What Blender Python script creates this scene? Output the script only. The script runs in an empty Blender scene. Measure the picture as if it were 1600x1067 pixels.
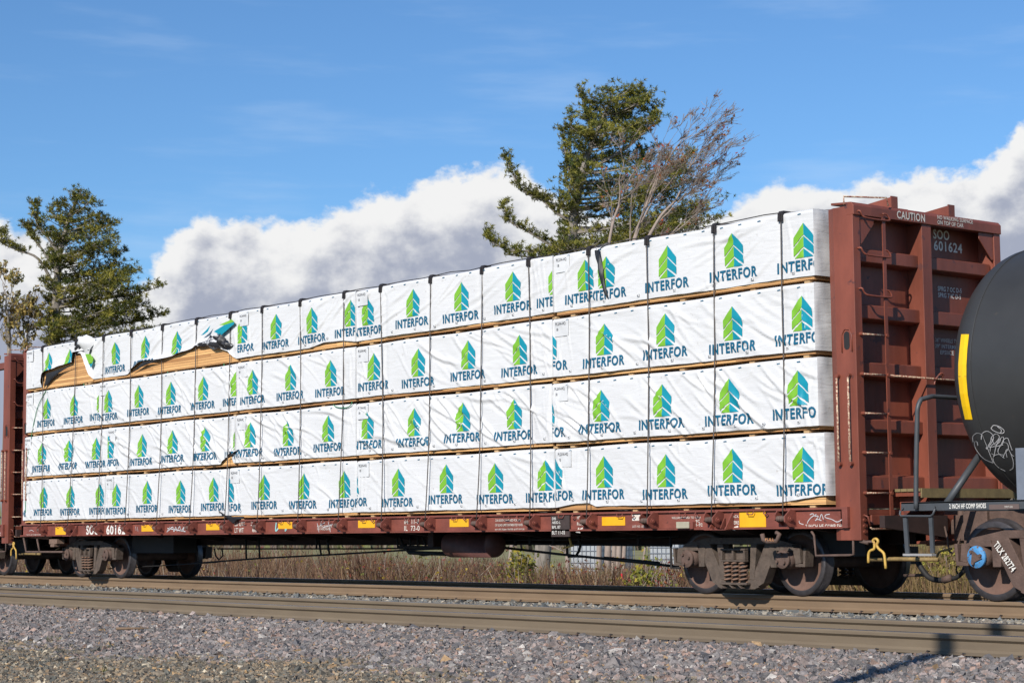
import bpy, bmesh, math, random
import numpy as np
from mathutils import Vector, Matrix
random.seed(7); RN = np.random.RandomState(11)
PI = math.pi
sc = bpy.context.scene
C = sc.collection

# ------------------------------------------------------------------ camera
CAM = Vector((37.8286, -17.8371, 0.8467))
YAW, PIT, ROL, FPX = 0.89527735, 0.09641155, -0.00994267, 3065.778
fw = Vector((-math.sin(YAW)*math.cos(PIT), math.cos(YAW)*math.cos(PIT), math.sin(PIT)))
_r = Vector((math.cos(YAW), math.sin(YAW), 0)); _u = _r.cross(fw)
rt = _r*math.cos(ROL) + _u*math.sin(ROL); up = -_r*math.sin(ROL) + _u*math.cos(ROL)
cd = bpy.data.cameras.new('camera'); cam = bpy.data.objects.new('camera', cd); C.objects.link(cam)
cd.sensor_width = 36; cd.lens = FPX/1600*36; cd.clip_start = .5; cd.clip_end = 6000
cam.matrix_world = Matrix(((rt.x, up.x, -fw.x, CAM.x), (rt.y, up.y, -fw.y, CAM.y), (rt.z, up.z, -fw.z, CAM.z), (0, 0, 0, 1)))
sc.camera = cam

def W(x, y, Y=None, X=None, Z=None):
    """world point on a true plane of the place (side plane Y, end plane X, level Z) measured from the survey photo"""
    d = fw + rt*((x-800)/FPX) - up*((y-533.5)/FPX)
    t = (Y-CAM.y)/d.y if Y is not None else ((X-CAM.x)/d.x if X is not None else (Z-CAM.z)/d.z)
    return CAM + d*t

# ------------------------------------------------------------------ world, sun
SUNV = Vector((.39, -1, .64)).normalized()
elev = math.asin(SUNV.z); azi = math.atan2(SUNV.x, SUNV.y)
w = bpy.data.worlds.new('World'); sc.world = w; w.use_nodes = True
nt = w.node_tree; nt.nodes.clear()
def N(t, **k):
    n = nt.nodes.new(t)
    for a, b in k.items(): setattr(n, a, b)
    return n
def L(a, b): nt.links.new(a, b)
def setin(s, v):
    if hasattr(v, 'node') or isinstance(v, bpy.types.NodeSocket): L(v, s)
    else: s.default_value = v
def M(op, a, b=0.0, c=0.0, clamp=False):
    n = N('ShaderNodeMath', operation=op, use_clamp=clamp)
    setin(n.inputs[0], a); setin(n.inputs[1], b)
    if len(n.inputs) > 2: setin(n.inputs[2], c)
    return n.outputs[0]
sky = N('ShaderNodeTexSky', sky_type='NISHITA'); sky.sun_disc = False
sky.sun_elevation = elev; sky.sun_rotation = azi; sky.altitude = 100; sky.air_density = 1.0; sky.dust_density = 0.1; sky.ozone_density = 2.2
skb = N('ShaderNodeMix', data_type='RGBA', blend_type='MULTIPLY'); skb.inputs[0].default_value = 1
L(sky.outputs[0], skb.inputs[6]); skb.inputs[7].default_value = (.56, .82, 1.08, 1)
bg1 = N('ShaderNodeBackground'); L(skb.outputs[2], bg1.inputs[0]); bg1.inputs[1].default_value = .11
tc = N('ShaderNodeTexCoord'); sp = N('ShaderNodeSeparateXYZ'); L(tc.outputs['Generated'], sp.inputs[0])
az = M('MULTIPLY', M('ARCTAN2', sp.outputs[0], sp.outputs[1]), 180/PI)
el = M('MULTIPLY', M('ARCSINE', sp.outputs[2]), 180/PI)
cv = N('ShaderNodeCombineXYZ'); L(az, cv.inputs[0]); L(M('MULTIPLY', el, 1.25), cv.inputs[1])
# cumulus bank: height of the cloud tops as a curve over the compass bearing
top = N('ShaderNodeFloatCurve')
pts = [(-180, 3.5), (-120, 4), (-80, 7.4), (-66, 8.7), (-64.2, 8.1), (-62.6, 7.2), (-61.6, 7.9), (-60.6, 9.1), (-59.3, 9.35), (-57.5, 9.2), (-56, 9.5), (-54.5, 9.95), (-53.1, 10.35), (-51.4, 10.6), (-50, 10.2),
       (-48.2, 9.0), (-46.3, 9.0), (-44.7, 9.55), (-43.2, 10.1), (-41.6, 9.85), (-40, 10.1), (-38.5, 10.0), (-37.2, 10.7), (-35.5, 11.4), (-25, 9), (0, 4), (60, 3), (180, 3.5)]
c0 = top.mapping.curves[0]; top.mapping.use_clip = False
def cpt(a, e): return ((a+180)/360, e/20)
c0.points[0].location = cpt(*pts[0]); c0.points[-1].location = cpt(*pts[-1])
for q in pts[1:-1]: c0.points.new(*cpt(*q))
top.mapping.update()
L(M('DIVIDE', M('ADD', az, 180), 360), top.inputs[1])
toph = M('MULTIPLY', top.outputs[0], 20)
def noise(vec, scale, detail, rough, off=(0, 0, 0)):
    mp = N('ShaderNodeMapping'); L(vec, mp.inputs[0]); mp.inputs['Location'].default_value = off
    n = N('ShaderNodeTexNoise'); L(mp.outputs[0], n.inputs['Vector']); n.inputs['Scale'].default_value = scale
    n.inputs['Detail'].default_value = detail; n.inputs['Roughness'].default_value = rough
    return n.outputs['Fac']
V = cv.outputs[0]
big = noise(V, .42, 9, .6); sm = noise(V, 1.1, 9, .55, (3, 7, 0))
edge = M('SUBTRACT', M('ADD', toph, M('MULTIPLY', M('SUBTRACT', big, .5), 1.8)), el)     # degrees below the ragged top
edge = M('ADD', edge, M('MULTIPLY', M('SUBTRACT', sm, .5), 1.4))
dens = N('ShaderNodeMapRange', interpolation_type='SMOOTHSTEP'); L(edge, dens.inputs[0]); dens.inputs[1].default_value = -.12; dens.inputs[2].default_value = .30
# lit tops and grey undersides: compare the noise with itself a little towards the sun
b2 = noise(V, .55, 8, .55, (-.55, .5, 0)); b3 = noise(V, .55, 8, .55)
relief = M('MULTIPLY', M('SUBTRACT', b3, b2), 1.5)
shade = N('ShaderNodeMapRange', interpolation_type='SMOOTHSTEP'); L(M('ADD', edge, M('MULTIPLY', relief, -3.0)), shade.inputs[0])
shade.inputs[1].default_value = .5; shade.inputs[2].default_value = 3.0; shade.inputs[3].default_value = 1; shade.inputs[4].default_value = .0
ccol = N('ShaderNodeMix', data_type='RGBA'); L(shade.outputs[0], ccol.inputs[0])
ccol.inputs[6].default_value = (.42, .46, .58, 1); ccol.inputs[7].default_value = (1.0, 1.0, 1.0, 1)
bg2 = N('ShaderNodeBackground'); L(ccol.outputs[2], bg2.inputs[0]); bg2.inputs[1].default_value = .86
mx = N('ShaderNodeMixShader'); L(dens.outputs[0], mx.inputs[0]); L(bg1.outputs[0], mx.inputs[1]); L(bg2.outputs[0], mx.inputs[2])
# thin high streaks
cs = N('ShaderNodeCombineXYZ'); L(M('MULTIPLY', az, .16), cs.inputs[0]); L(M('ADD', el, M('MULTIPLY', az, .02)), cs.inputs[1])
st = noise(cs.outputs[0], .75, 5, .55, (1, 2, 0))
stm = N('ShaderNodeMapRange', interpolation_type='SMOOTHSTEP'); L(st, stm.inputs[0]); stm.inputs[1].default_value = .5; stm.inputs[2].default_value = .78; stm.inputs[4].default_value = .2
bg3 = N('ShaderNodeBackground'); bg3.inputs[0].default_value = (.62, .75, .92, 1); bg3.inputs[1].default_value = 1
mx2 = N('ShaderNodeMixShader'); L(stm.outputs[0], mx2.inputs[0]); L(bg1.outputs[0], mx2.inputs[1]); L(bg3.outputs[0], mx2.inputs[2])
L(mx2.outputs[0], mx.inputs[1])
wo = N('ShaderNodeOutputWorld'); L(mx.outputs[0], wo.inputs[0])

sl = bpy.data.lights.new('sun', 'SUN'); sun = bpy.data.objects.new('sun', sl); C.objects.link(sun)
sl.energy = 5.0; sl.angle = math.radians(.5); sl.color = (1, .95, .87)
sun.rotation_euler = (-SUNV).to_track_quat('-Z', 'Y').to_euler()
sc.view_settings.view_transform = 'Standard'; sc.view_settings.look = 'None'; sc.view_settings.exposure = .06; sc.view_settings.gamma = 1
sc.cycles.max_bounces = 6; sc.cycles.transparent_max_bounces = 8

# ------------------------------------------------------------------ materials
def mat(name, col, rough=.7, metal=0, var=.25, scale=3.0, bump=.0, bscale=40, col2=None, spec=.5, stretch=(1, 1, 1), patches=None, coat=0, attr=None, ramp=(.35, .68)):
    m = bpy.data.materials.new(name); m.use_nodes = True
    t = m.node_tree; b = t.nodes['Principled BSDF']
    def n(k): return t.nodes.new(k)
    b.inputs['Roughness'].default_value = rough; b.inputs['Metallic'].default_value = metal
    b.inputs['Specular IOR Level'].default_value = spec; b.inputs['Coat Weight'].default_value = coat
    g = n('ShaderNodeNewGeometry'); mp = n('ShaderNodeMapping'); t.links.new(g.outputs['Position'], mp.inputs[0]); mp.inputs['Scale'].default_value = stretch
    src = None
    if attr:
        a = n('ShaderNodeAttribute'); a.attribute_name = attr; src = a.outputs['Color']
    if var or col2:
        no = n('ShaderNodeTexNoise'); no.inputs['Scale'].default_value = scale; no.inputs['Detail'].default_value = 7; no.inputs['Roughness'].default_value = .65
        t.links.new(mp.outputs[0], no.inputs['Vector'])
        mr = n('ShaderNodeMapRange'); t.links.new(no.outputs['Fac'], mr.inputs[0]); mr.inputs[1].default_value = ramp[0]; mr.inputs[2].default_value = ramp[1]
        mxx = n('ShaderNodeMix'); mxx.data_type = 'RGBA'; t.links.new(mr.outputs[0], mxx.inputs[0])
        if attr:
            mxx.blend_type = 'MULTIPLY'; t.links.new(src, mxx.inputs[6]); mxx.inputs[7].default_value = (1-var, 1-var, 1-var, 1)
        else:
            mxx.inputs[6].default_value = (*col, 1)
            mxx.inputs[7].default_value = (*(col2 or [c*(1-var) for c in col]), 1)
        src = mxx.outputs[2]
        if patches:      # sparse worn or rusty spots: (colour, scale, threshold)
            pc, ps, pt = patches
            n2 = n('ShaderNodeTexNoise'); n2.inputs['Scale'].default_value = ps; n2.inputs['Detail'].default_value = 5; t.links.new(g.outputs['Position'], n2.inputs['Vector'])
            m2 = n('ShaderNodeMapRange'); t.links.new(n2.outputs['Fac'], m2.inputs[0]); m2.inputs[1].default_value = pt; m2.inputs[2].default_value = pt+.05
            x2 = n('ShaderNodeMix'); x2.data_type = 'RGBA'; t.links.new(m2.outputs[0], x2.inputs[0]); t.links.new(src, x2.inputs[6]); x2.inputs[7].default_value = (*pc, 1)
            src = x2.outputs[2]
        t.links.new(src, b.inputs['Base Color'])
    elif attr: t.links.new(src, b.inputs['Base Color'])
    else: b.inputs['Base Color'].default_value = (*col, 1)
    if bump:
        nb = n('ShaderNodeTexNoise'); nb.inputs['Scale'].default_value = bscale; nb.inputs['Detail'].default_value = 4; t.links.new(mp.outputs[0], nb.inputs['Vector'])
        bp = n('ShaderNodeBump'); bp.inputs['Strength'].default_value = bump; bp.inputs['Distance'].default_value = .02; t.links.new(nb.outputs['Fac'], bp.inputs['Height'])
        t.links.new(bp.outputs[0], b.inputs['Normal'])
    return m
RED = mat('oxide_red_paint', (.235, .064, .038), .5, var=.42, scale=2.2, bump=.15, bscale=9, stretch=(1, 1, .3), patches=((.10, .035, .03), 6.5, .645))
REDS = mat('oxide_red_sill_paint', (.235, .066, .045), .6, var=.42, scale=2.6, bump=.15, bscale=25, stretch=(1, 1, 1.4), patches=((.10, .035, .025), 9, .66))
DARKRED = mat('grimy_underframe', (.045, .022, .018), .8, var=.5, scale=4)
GRIME = mat('grimy_cast_steel', (.118, .086, .066), .8, var=.45, scale=9, bump=.35, bscale=50, patches=((.07, .045, .035), 14, .6))
GRIME2 = mat('brown_cast_steel', (.125, .077, .06), .8, var=.4, scale=8, bump=.3, bscale=40)
WHEELF = mat('rusty_wheel_plate', (.165, .092, .068), .75, var=.3, scale=9, bump=.1)
TREAD = mat('worn_wheel_rim', (.11, .10, .105), .42, metal=.6, var=.4, scale=12)
SPRINGM = mat('rusty_spring', (.23, .13, .085), .75, var=.5, scale=25)
DARK = mat('black_steel', (.018, .016, .016), .7, var=.4, scale=6)
CABLE = mat('tie_down_cable', (.10, .085, .075), .6, var=.4, scale=30)
PLAST = mat('corner_protector_rubber', (.025, .02, .02), .6, var=.3, scale=30)
GRAB = mat('chipped_handhold_paint', (.62, .48, .33), .7, scale=34, col2=(.25, .075, .05), ramp=(.42, .56))
YEL = mat('yellow_reflective_sheet', (.85, .42, .012), .45, var=.12, scale=5, patches=((.3, .14, .02), 38, .7))
YEL2 = mat('fresh_yellow_sheet', (.95, .56, .005), .4, var=.06, scale=5)
YPNT = mat('dirty_yellow_lever_paint', (.55, .34, .07), .6, scale=18, col2=(.3, .16, .05), ramp=(.5, .7))
WTXT = mat('stencil_white', (.72, .66, .58), .7, var=.25, scale=30, patches=((.3, .08, .055), 45, .64))
WTXT2 = mat('stencil_fresh_white', (.75, .72, .66), .7, var=.1, scale=20)
CHALK = mat('white_paint_marker', (.62, .6, .6), .8, var=.4, scale=30)
TANKB = mat('black_tank_paint', (.038, .038, .038), .5, var=.22, scale=1.2, bump=.04, bscale=6, spec=.45, patches=((.085, .065, .05), 2.0, .66))
SILLG = mat('grey_black_sill_paint', (.065, .07, .077), .5, var=.25, scale=6)
GREYJ = mat('light_grey_steel', (.17, .19, .23), .5, var=.2, scale=5)
BLUE = mat('blue_bearing_cap', (.07, .27, .55), .5, scale=14, col2=(.05, .17, .34), patches=((.14, .09, .07), 20, .62))
RAILM = mat('brown_rail_side', (.205, .138, .082), .8, scale=1.0, col2=(.165, .108, .064), stretch=(1.2, 1, 7), bump=.1, bscale=60, patches=((.30, .14, .05), .9, .73))
RAILM2 = mat('grey_brown_rail_side', (.165, .125, .082), .8, scale=1.0, col2=(.135, .1, .066), stretch=(1.2, 1, 7), bump=.1, bscale=60, patches=((.33, .15, .04), .8, .75))
RAILT = mat('polished_rail_top', (.25, .26, .29), .28, metal=.85, var=.3, scale=10, stretch=(.3, 6, 1))
WOODD = mat('dunnage_wood', (.5, .33, .17), .8, var=.35, scale=8, stretch=(1, 6, 6))
PLANK = mat('weathered_walkway', (.22, .165, .075), .8, var=.35, scale=7)
BLKW = mat('black_wrap_backing', (.02, .02, .023), .5, var=.4, scale=12)
GREENS = mat('green_strap', (.03, .22, .09), .5)
LIME = mat('lime_print', (.19, .45, .028), .55, var=.14, scale=3)
TEAL = mat('teal_print', (.0, .25, .34), .55, var=.12, scale=3)
NAVY = mat('navy_print', (.003, .105, .19), .55, var=.15, scale=4)
LABELM = mat('white_sticker', (.68, .68, .68), .5)
INK = mat('black_marker_ink', (.05, .05, .06), .7)

def wrap_mat():
    m = bpy.data.materials.new('white_woven_wrap'); m.use_nodes = True; t = m.node_tree; b = t.nodes['Principled BSDF']
    def n(k): return t.nodes.new(k)
    g = n('ShaderNodeNewGeometry'); b.inputs['Roughness'].default_value = .5; b.inputs['Specular IOR Level'].default_value = .35
    n1 = n('ShaderNodeTexNoise'); n1.inputs['Scale'].default_value = .9; n1.inputs['Detail'].default_value = 6; t.links.new(g.outputs['Position'], n1.inputs['Vector'])
    cr = n('ShaderNodeMix'); cr.data_type = 'RGBA'; t.links.new(n1.outputs[0], cr.inputs[0]); cr.inputs[6].default_value = (.655, .65, .645, 1); cr.inputs[7].default_value = (.59, .588, .59, 1)
    # sparse dirt scuffs
    n2 = n('ShaderNodeTexNoise'); n2.inputs['Scale'].default_value = 17; n2.inputs['Detail'].default_value = 5; t.links.new(g.outputs['Position'], n2.inputs['Vector'])
    mr = n('ShaderNodeMapRange'); t.links.new(n2.outputs[0], mr.inputs[0]); mr.inputs[1].default_value = .655; mr.inputs[2].default_value = .76; mr.inputs[4].default_value = .6
    x = n('ShaderNodeMix'); x.data_type = 'RGBA'; t.links.new(mr.outputs[0], x.inputs[0]); t.links.new(cr.outputs[2], x.inputs[6]); x.inputs[7].default_value = (.4, .37, .34, 1)
    y = n('ShaderNodeMix'); y.data_type = 'RGBA'; t.links.new(g.outputs['Backfacing'], y.inputs[0]); t.links.new(x.outputs[2], y.inputs[6]); y.inputs[7].default_value = (.02, .02, .024, 1)
    t.links.new(y.outputs[2], b.inputs['Base Color'])
    # fine creases
    mp = n('ShaderNodeMapping'); t.links.new(g.outputs['Position'], mp.inputs[0]); mp.inputs['Rotation'].default_value = (0, math.radians(-32), 0); mp.inputs['Scale'].default_value = (1.1, 1, 5.5)
    n3 = n('ShaderNodeTexNoise'); n3.inputs['Scale'].default_value = 2.2; n3.inputs['Detail'].default_value = 5; n3.inputs['Roughness'].default_value = .55; n3.inputs['Distortion'].default_value = .6; t.links.new(mp.outputs[0], n3.inputs['Vector'])
    n4 = n('ShaderNodeTexNoise'); n4.inputs['Scale'].default_value = 7; n4.inputs['Detail'].default_value = 4; t.links.new(g.outputs['Position'], n4.inputs['Vector'])
    ad = n('ShaderNodeMath'); ad.operation = 'MULTIPLY_ADD'; t.links.new(n4.outputs[0], ad.inputs[0]); ad.inputs[1].default_value = .12; t.links.new(n3.outputs[0], ad.inputs[2])
    bp = n('ShaderNodeBump'); bp.inputs['Strength'].default_value = .32; bp.inputs['Distance'].default_value = .03; t.links.new(ad.outputs[0], bp.inputs['Height'])
    t.links.new(bp.outputs[0], b.inputs['Normal'])
    return m
WRAP = wrap_mat()
def lumber_mat():
    m = bpy.data.materials.new('stacked_board_edges'); m.use_nodes = True; t = m.node_tree; b = t.nodes['Principled BSDF']
    def n(k): return t.nodes.new(k)
    b.inputs['Roughness'].default_value = .75
    g = n('ShaderNodeNewGeometry'); s = n('ShaderNodeSeparateXYZ'); t.links.new(g.outputs['Position'], s.inputs[0])
    def ma(op, a, bb=0.):
        k = n('ShaderNodeMath'); k.operation = op
        for i, v in enumerate((a, bb)):
            if isinstance(v, (int, float)): k.inputs[i].default_value = v
            else: t.links.new(v, k.inputs[i])
        return k.outputs[0]
    zz = ma('DIVIDE', s.outputs[2], .046); fl = ma('FLOOR', zz); fr = ma('FRACT', zz)
    cb = n('ShaderNodeCombineXYZ'); t.links.new(fl, cb.inputs[0]); t.links.new(ma('FLOOR', ma('DIVIDE', ma('ADD', s.outputs[0], ma('MULTIPLY', fl, 1.37)), 4.9)), cb.inputs[1])
    wn = n('ShaderNodeTexWhiteNoise'); t.links.new(cb.outputs[0], wn.inputs[0])
    mp = n('ShaderNodeMapping'); t.links.new(g.outputs['Position'], mp.inputs[0]); mp.inputs['Scale'].default_value = (1, 8, 30)
    no = n('ShaderNodeTexNoise'); no.inputs['Scale'].default_value = 1.6; no.inputs['Detail'].default_value = 6; t.links.new(mp.outputs[0], no.inputs['Vector'])
    f = ma('ADD', ma('MULTIPLY', wn.outputs[0], .55), ma('MULTIPLY', no.outputs[0], .6))
    r = n('ShaderNodeValToRGB'); t.links.new(f, r.inputs[0]); e = r.color_ramp.elements
    e[0].position = .2; e[0].color = (.33, .14, .045, 1); e[1].position = .85; e[1].color = (.78, .45, .18, 1)
    x = n('ShaderNodeMix'); x.data_type = 'RGBA'; t.links.new(ma('LESS_THAN', fr, .14), x.inputs[0]); t.links.new(r.outputs[0], x.inputs[6]); x.inputs[7].default_value = (.16, .08, .035, 1)
    t.links.new(x.outputs[2], b.inputs['Base Color'])
    return m
LUM = lumber_mat()

# ------------------------------------------------------------------ mesh builder
class MB:
    def __init__(s, *mats): s.v = []; s.f = []; s.m = []; s.mats = list(mats); s.cur = 0; s.sm = []; s.smooth = False
    def use(s, m, smooth=None):
        if m not in s.mats: s.mats.append(m)
        s.cur = s.mats.index(m)
        if smooth is not None: s.smooth = smooth
        return s
    def add(s, vs, fs):
        o = len(s.v); s.v += [tuple(p) for p in vs]
        for f in fs: s.f.append(tuple(i+o for i in f)); s.m.append(s.cur); s.sm.append(s.smooth)
    def box(s, a, b, mtx=None):
        x0, y0, z0 = a; x1, y1, z1 = b
        vs = [Vector(p) for p in ((x0, y0, z0), (x1, y0, z0), (x1, y1, z0), (x0, y1, z0), (x0, y0, z1), (x1, y0, z1), (x1, y1, z1), (x0, y1, z1))]
        if mtx: vs = [mtx @ p for p in vs]
        s.add(vs, [(0, 3, 2, 1), (4, 5, 6, 7), (0, 1, 5, 4), (1, 2, 6, 5), (2, 3, 7, 6), (3, 0, 4, 7)])
    def prism(s, pts, axis, a, b):
        """2-D outline extruded along axis ('x': (y,z), 'y': (x,z), 'z': (x,y)) from a to b"""
        def P(p, t): return (t, p[0], p[1]) if axis == 'x' else ((p[0], t, p[1]) if axis == 'y' else (p[0], p[1], t))
        n = len(pts); vs = [P(p, a) for p in pts]+[P(p, b) for p in pts]
        ar = sum(pts[i][0]*pts[(i+1) % n][1]-pts[(i+1) % n][0]*pts[i][1] for i in range(n))
        flip = (ar > 0) ^ (axis == 'y') ^ (b < a)
        fs = [tuple(range(n)), tuple(range(2*n-1, n-1, -1))] + [(i, i+n, (i+1) % n+n, (i+1) % n) for i in range(n)]
        if flip: fs = [f[::-1] for f in fs]
        s.add(vs, fs)
    def tube(s, path, r, n=8, cap=True):
        path = [Vector(p) for p in path]; R = r if isinstance(r, (list, tuple)) else [r]*len(path)
        vs = []; fs = []; prev = None
        for i, p in enumerate(path):
            t = (path[min(i+1, len(path)-1)]-path[max(i-1, 0)])
            t = t.normalized() if t.length > 1e-9 else Vector((0, 0, 1))
            if prev is None:
                a = t.orthogonal().normalized()
            else:
                a = (prev - t*prev.dot(t)); a = a.normalized() if a.length > 1e-6 else t.orthogonal().normalized()
            prev = a; b = t.cross(a)
            for k in range(n):
                an = 2*PI*k/n; vs.append(p+(a*math.cos(an)+b*math.sin(an))*R[i])
        for i in range(len(path)-1):
            for k in range(n):
                k2 = (k+1) % n; fs.append((i*n+k, i*n+k2, (i+1)*n+k2, (i+1)*n+k))
        if cap: fs += [tuple(range(n-1, -1, -1)), tuple(range((len(path)-1)*n, len(path)*n))]
        o = s.smooth; s.smooth = n > 5; s.add(vs, fs); s.smooth = o
    def lathe(s, prof, c, axis='y', n=40, close=False):
        """profile (t along axis, radius) turned round the axis through c"""
        c = Vector(c); vs = []; fs = []
        for t, r in prof:
            for k in range(n):
                a = 2*PI*k/n; u, v = r*math.cos(a), r*math.sin(a)
                vs.append(c+(Vector((u, t, v)) if axis == 'y' else (Vector((t, u, v)) if axis == 'x' else Vector((u, v, t)))))
        m = len(prof)
        for i in range(m-1):
            for k in range(n):
                k2 = (k+1) % n; q = (i*n+k, i*n+k2, (i+1)*n+k2, (i+1)*n+k); fs.append(q if axis != 'y' else q[::-1])
        s.add(vs, fs)
    def disc(s, c, r, axis, t, n=24):     # short solid cylinder
        s.lathe([(0, .0005), (0, r), (t, r), (t, .0005)], c, axis, n)
    def mesh(s, name):
        me = bpy.data.meshes.new(name); me.from_pydata(s.v, [], s.f)
        for m in s.mats: me.materials.append(m)
        me.polygons.foreach_set('material_index', s.m); me.polygons.foreach_set('use_smooth', s.sm); me.update()
        return me
    def build(s, name, parent=None, org=(0, 0, 0), loc=None, bevel=0):
        me = s.mesh(name)
        if any(org): me.transform(Matrix.Translation(-Vector(org)))
        o = bpy.data.objects.new(name, me); C.objects.link(o)
        if parent: o.parent = parent
        if loc is not None: o.location = loc
        elif parent is None and any(org): o.location = org
        if bevel:
            b = o.modifiers.new('bevel', 'BEVEL'); b.width = bevel; b.segments = 2; b.limit_method = 'ANGLE'; b.angle_limit = math.radians(40)
        return o
def tag(o, label=None, cat=None, group=None, kind=None):
    if label: o['label'] = label
    if cat: o['category'] = cat
    if group: o['group'] = group
    if kind: o['kind'] = kind
    return o
def thing(name, label, cat, loc=(0, 0, 0), group=None):
    o = bpy.data.objects.new(name, None); C.objects.link(o); o.location = loc; o.empty_display_size = .3
    return tag(o, label, cat, group)
def kids(o): return [c for c in bpy.data.objects if c.parent == o]
def copy_tree(o, parent=None):
    c = o.copy(); C.objects.link(c); c.parent = parent
    for ch in kids(o): copy_tree(ch, c)
    return c

# ------------------------------------------------------------------ lettering
_tc = {}
def text_geo(body, bold=.012, grid=0):
    key = (body, bold, grid)
    if key in _tc: return _tc[key]
    cu = bpy.data.curves.new('lettering', 'FONT'); cu.body = body; cu.size = 1; cu.offset = bold; cu.resolution_u = 3; cu.space_line = .95; cu.space_character = 1.0+bold*4.5
    ob = bpy.data.objects.new('lettering', cu); C.objects.link(ob); bpy.context.view_layer.update()
    me = bpy.data.meshes.new_from_object(ob.evaluated_get(bpy.context.evaluated_depsgraph_get()))
    bpy.data.objects.remove(ob)
    bm = bmesh.new(); bm.from_mesh(me)
    xs = [v.co.x for v in bm.verts]; ys = [v.co.y for v in bm.verts]
    x0, x1, y0, y1 = min(xs), max(xs), min(ys), max(ys)
    for v in bm.verts: v.co = Vector(((v.co.x-x0)/(x1-x0), (v.co.y-y0)/(y1-y0), 0))
    if grid:
        bmesh.ops.triangulate(bm, faces=bm.faces)
        for i in range(1, grid[0]): bmesh.ops.bisect_plane(bm, geom=bm.verts[:]+bm.edges[:]+bm.faces[:], plane_co=(i/grid[0], 0, 0), plane_no=(1, 0, 0))
        for i in range(1, grid[1]): bmesh.ops.bisect_plane(bm, geom=bm.verts[:]+bm.edges[:]+bm.faces[:], plane_co=(0, i/grid[1], 0), plane_no=(0, 1, 0))
    bm.verts.index_update()
    r = ([(v.co.x, v.co.y) for v in bm.verts], [tuple(v.index for v in f.verts) for f in bm.faces])
    bm.free(); bpy.data.meshes.remove(me); _tc[key] = r
    return r
def put_text(mb, m, body, P, U, Vv, wd, ht, bold=.012, off=None):
    vs, fs = text_geo(body, bold); P = Vector(P); U = Vector(U); Vv = Vector(Vv); nn = U.cross(Vv).normalized()*.004
    mb.use(m); mb.add([P+U*(x*wd)+Vv*(y*ht)+nn for x, y in vs], fs)
def side_text(mb, m, body, x0, y0, x1, y1, Y, bold=.012):
    """lettering on a side plane, box given by its photo corners (left-top, right-bottom)"""
    a = W(x0, (y0+y1)/2, Y=Y); b = W(x1, (y0+y1)/2, Y=Y); zt = W(x0, y0, Y=Y).z; zb = W(x0, y1, Y=Y).z
    put_text(mb, m, body, (a.x, Y, zb), (1, 0, 0), (0, 0, 1), b.x-a.x, zt-zb, bold)
def ribbon(mb, m, pts, wd, nrm):
    """painted stroke lying on a surface"""
    mb.use(m); pts = [Vector(p) for p in pts]; nrm = Vector(nrm).normalized(); vs = []
    for i, p in enumerate(pts):
        t = (pts[min(i+1, len(pts)-1)]-pts[max(i-1, 0)]).normalized(); s = t.cross(nrm)*wd*.5
        vs += [p+s+nrm*.005, p-s+nrm*.005]
    mb.add(vs, [(2*i, 2*i+1, 2*i+3, 2*i+2) for i in range(len(pts)-1)])
def smooth_path(pts, n=6):
    pts = [Vector(p) for p in pts]; out = []
    for i in range(len(pts)-1):
        p0, p1, p2, p3 = pts[max(i-1, 0)], pts[i], pts[i+1], pts[min(i+2, len(pts)-1)]
        for k in range(n):
            t = k/n; out.append(.5*((2*p1)+(p2-p0)*t+(2*p0-5*p1+4*p2-p3)*t*t+(3*p1-p0-3*p2+p3)*t**3))
    return out+[pts[-1]]

# ------------------------------------------------------------------ setting: ground, ballast, tracks
def grid_mesh(xs, ys, zf):
    vs = [(x, y, zf(x, y)) for y in ys for x in xs]; n = len(xs)
    return vs, [(j*n+i, j*n+i+1, (j+1)*n+i+1, (j+1)*n+i) for j in range(len(ys)-1) for i in range(n-1)]
def lerp(t, pts):
    if t <= pts[0][0]: return pts[0][1]
    for (a, b), (c, d) in zip(pts, pts[1:]):
        if t <= c: return b+(d-b)*(t-a)/(c-a)
    return pts[-1][1]
PROF = [(-60, -1.0), (-14, -.62), (-10, -.5), (-7.4, -.44), (-5.6, -.37), (-4.3, -.315), (-3.6, -.315), (-2.2, -.315), (-1.4, -.27), (0, -.23), (.7, -.215), (2.3, -.215), (3.6, -.28), (5.6, -1.1), (9, -1.15), (60, -1.2), (400, -1.6)]
def gz(x, y):
    z = lerp(y, PROF)
    if y > 6: z += .12*math.sin(x*.21+y*.13)*math.cos(y*.19)
    return z
GR = mat('field_and_verge', (.27, .24, .10), .95, scale=.16, col2=(.18, .19, .06), var=.5, bump=.5, bscale=6, patches=((.2, .13, .07), .5, .56))
BAL = mat('ballast_bed', (.12, .11, .11), .95, var=.6, scale=22, bump=.8, bscale=30)
mb = MB(GR); ys = [-80, -40, -25, -18, -15.5]
vs, fs = grid_mesh([-900, -400, -200, -120]+[i*5. for i in range(-18, 15)]+[100, 200, 500], [-400, -150, -80, -40, -25, -18, -14], lambda x, y: lerp(y, PROF)-.03); mb.add(vs, fs)
vs, fs = grid_mesh([-900, -400, -200, -120]+[i*5. for i in range(-18, 15)]+[100, 200, 500], [-14, -10, -7.4, -5.6, -4.3, -2.2, 0, 2.3, 3.6, 4.5], lambda x, y: lerp(y, PROF)-.09); mb.add(vs, fs)
vs, fs = grid_mesh([-900, -400, -200, -120]+[i*3. for i in range(-30, 25)]+[100, 200, 500], [4.5, 5.6]+[7+i*3 for i in range(24)]+[100, 160, 300, 600, 1500], lambda x, y: gz(x, y)-.02); mb.add(vs, fs)
tag(mb.build('ground'), kind='structure')
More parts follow.
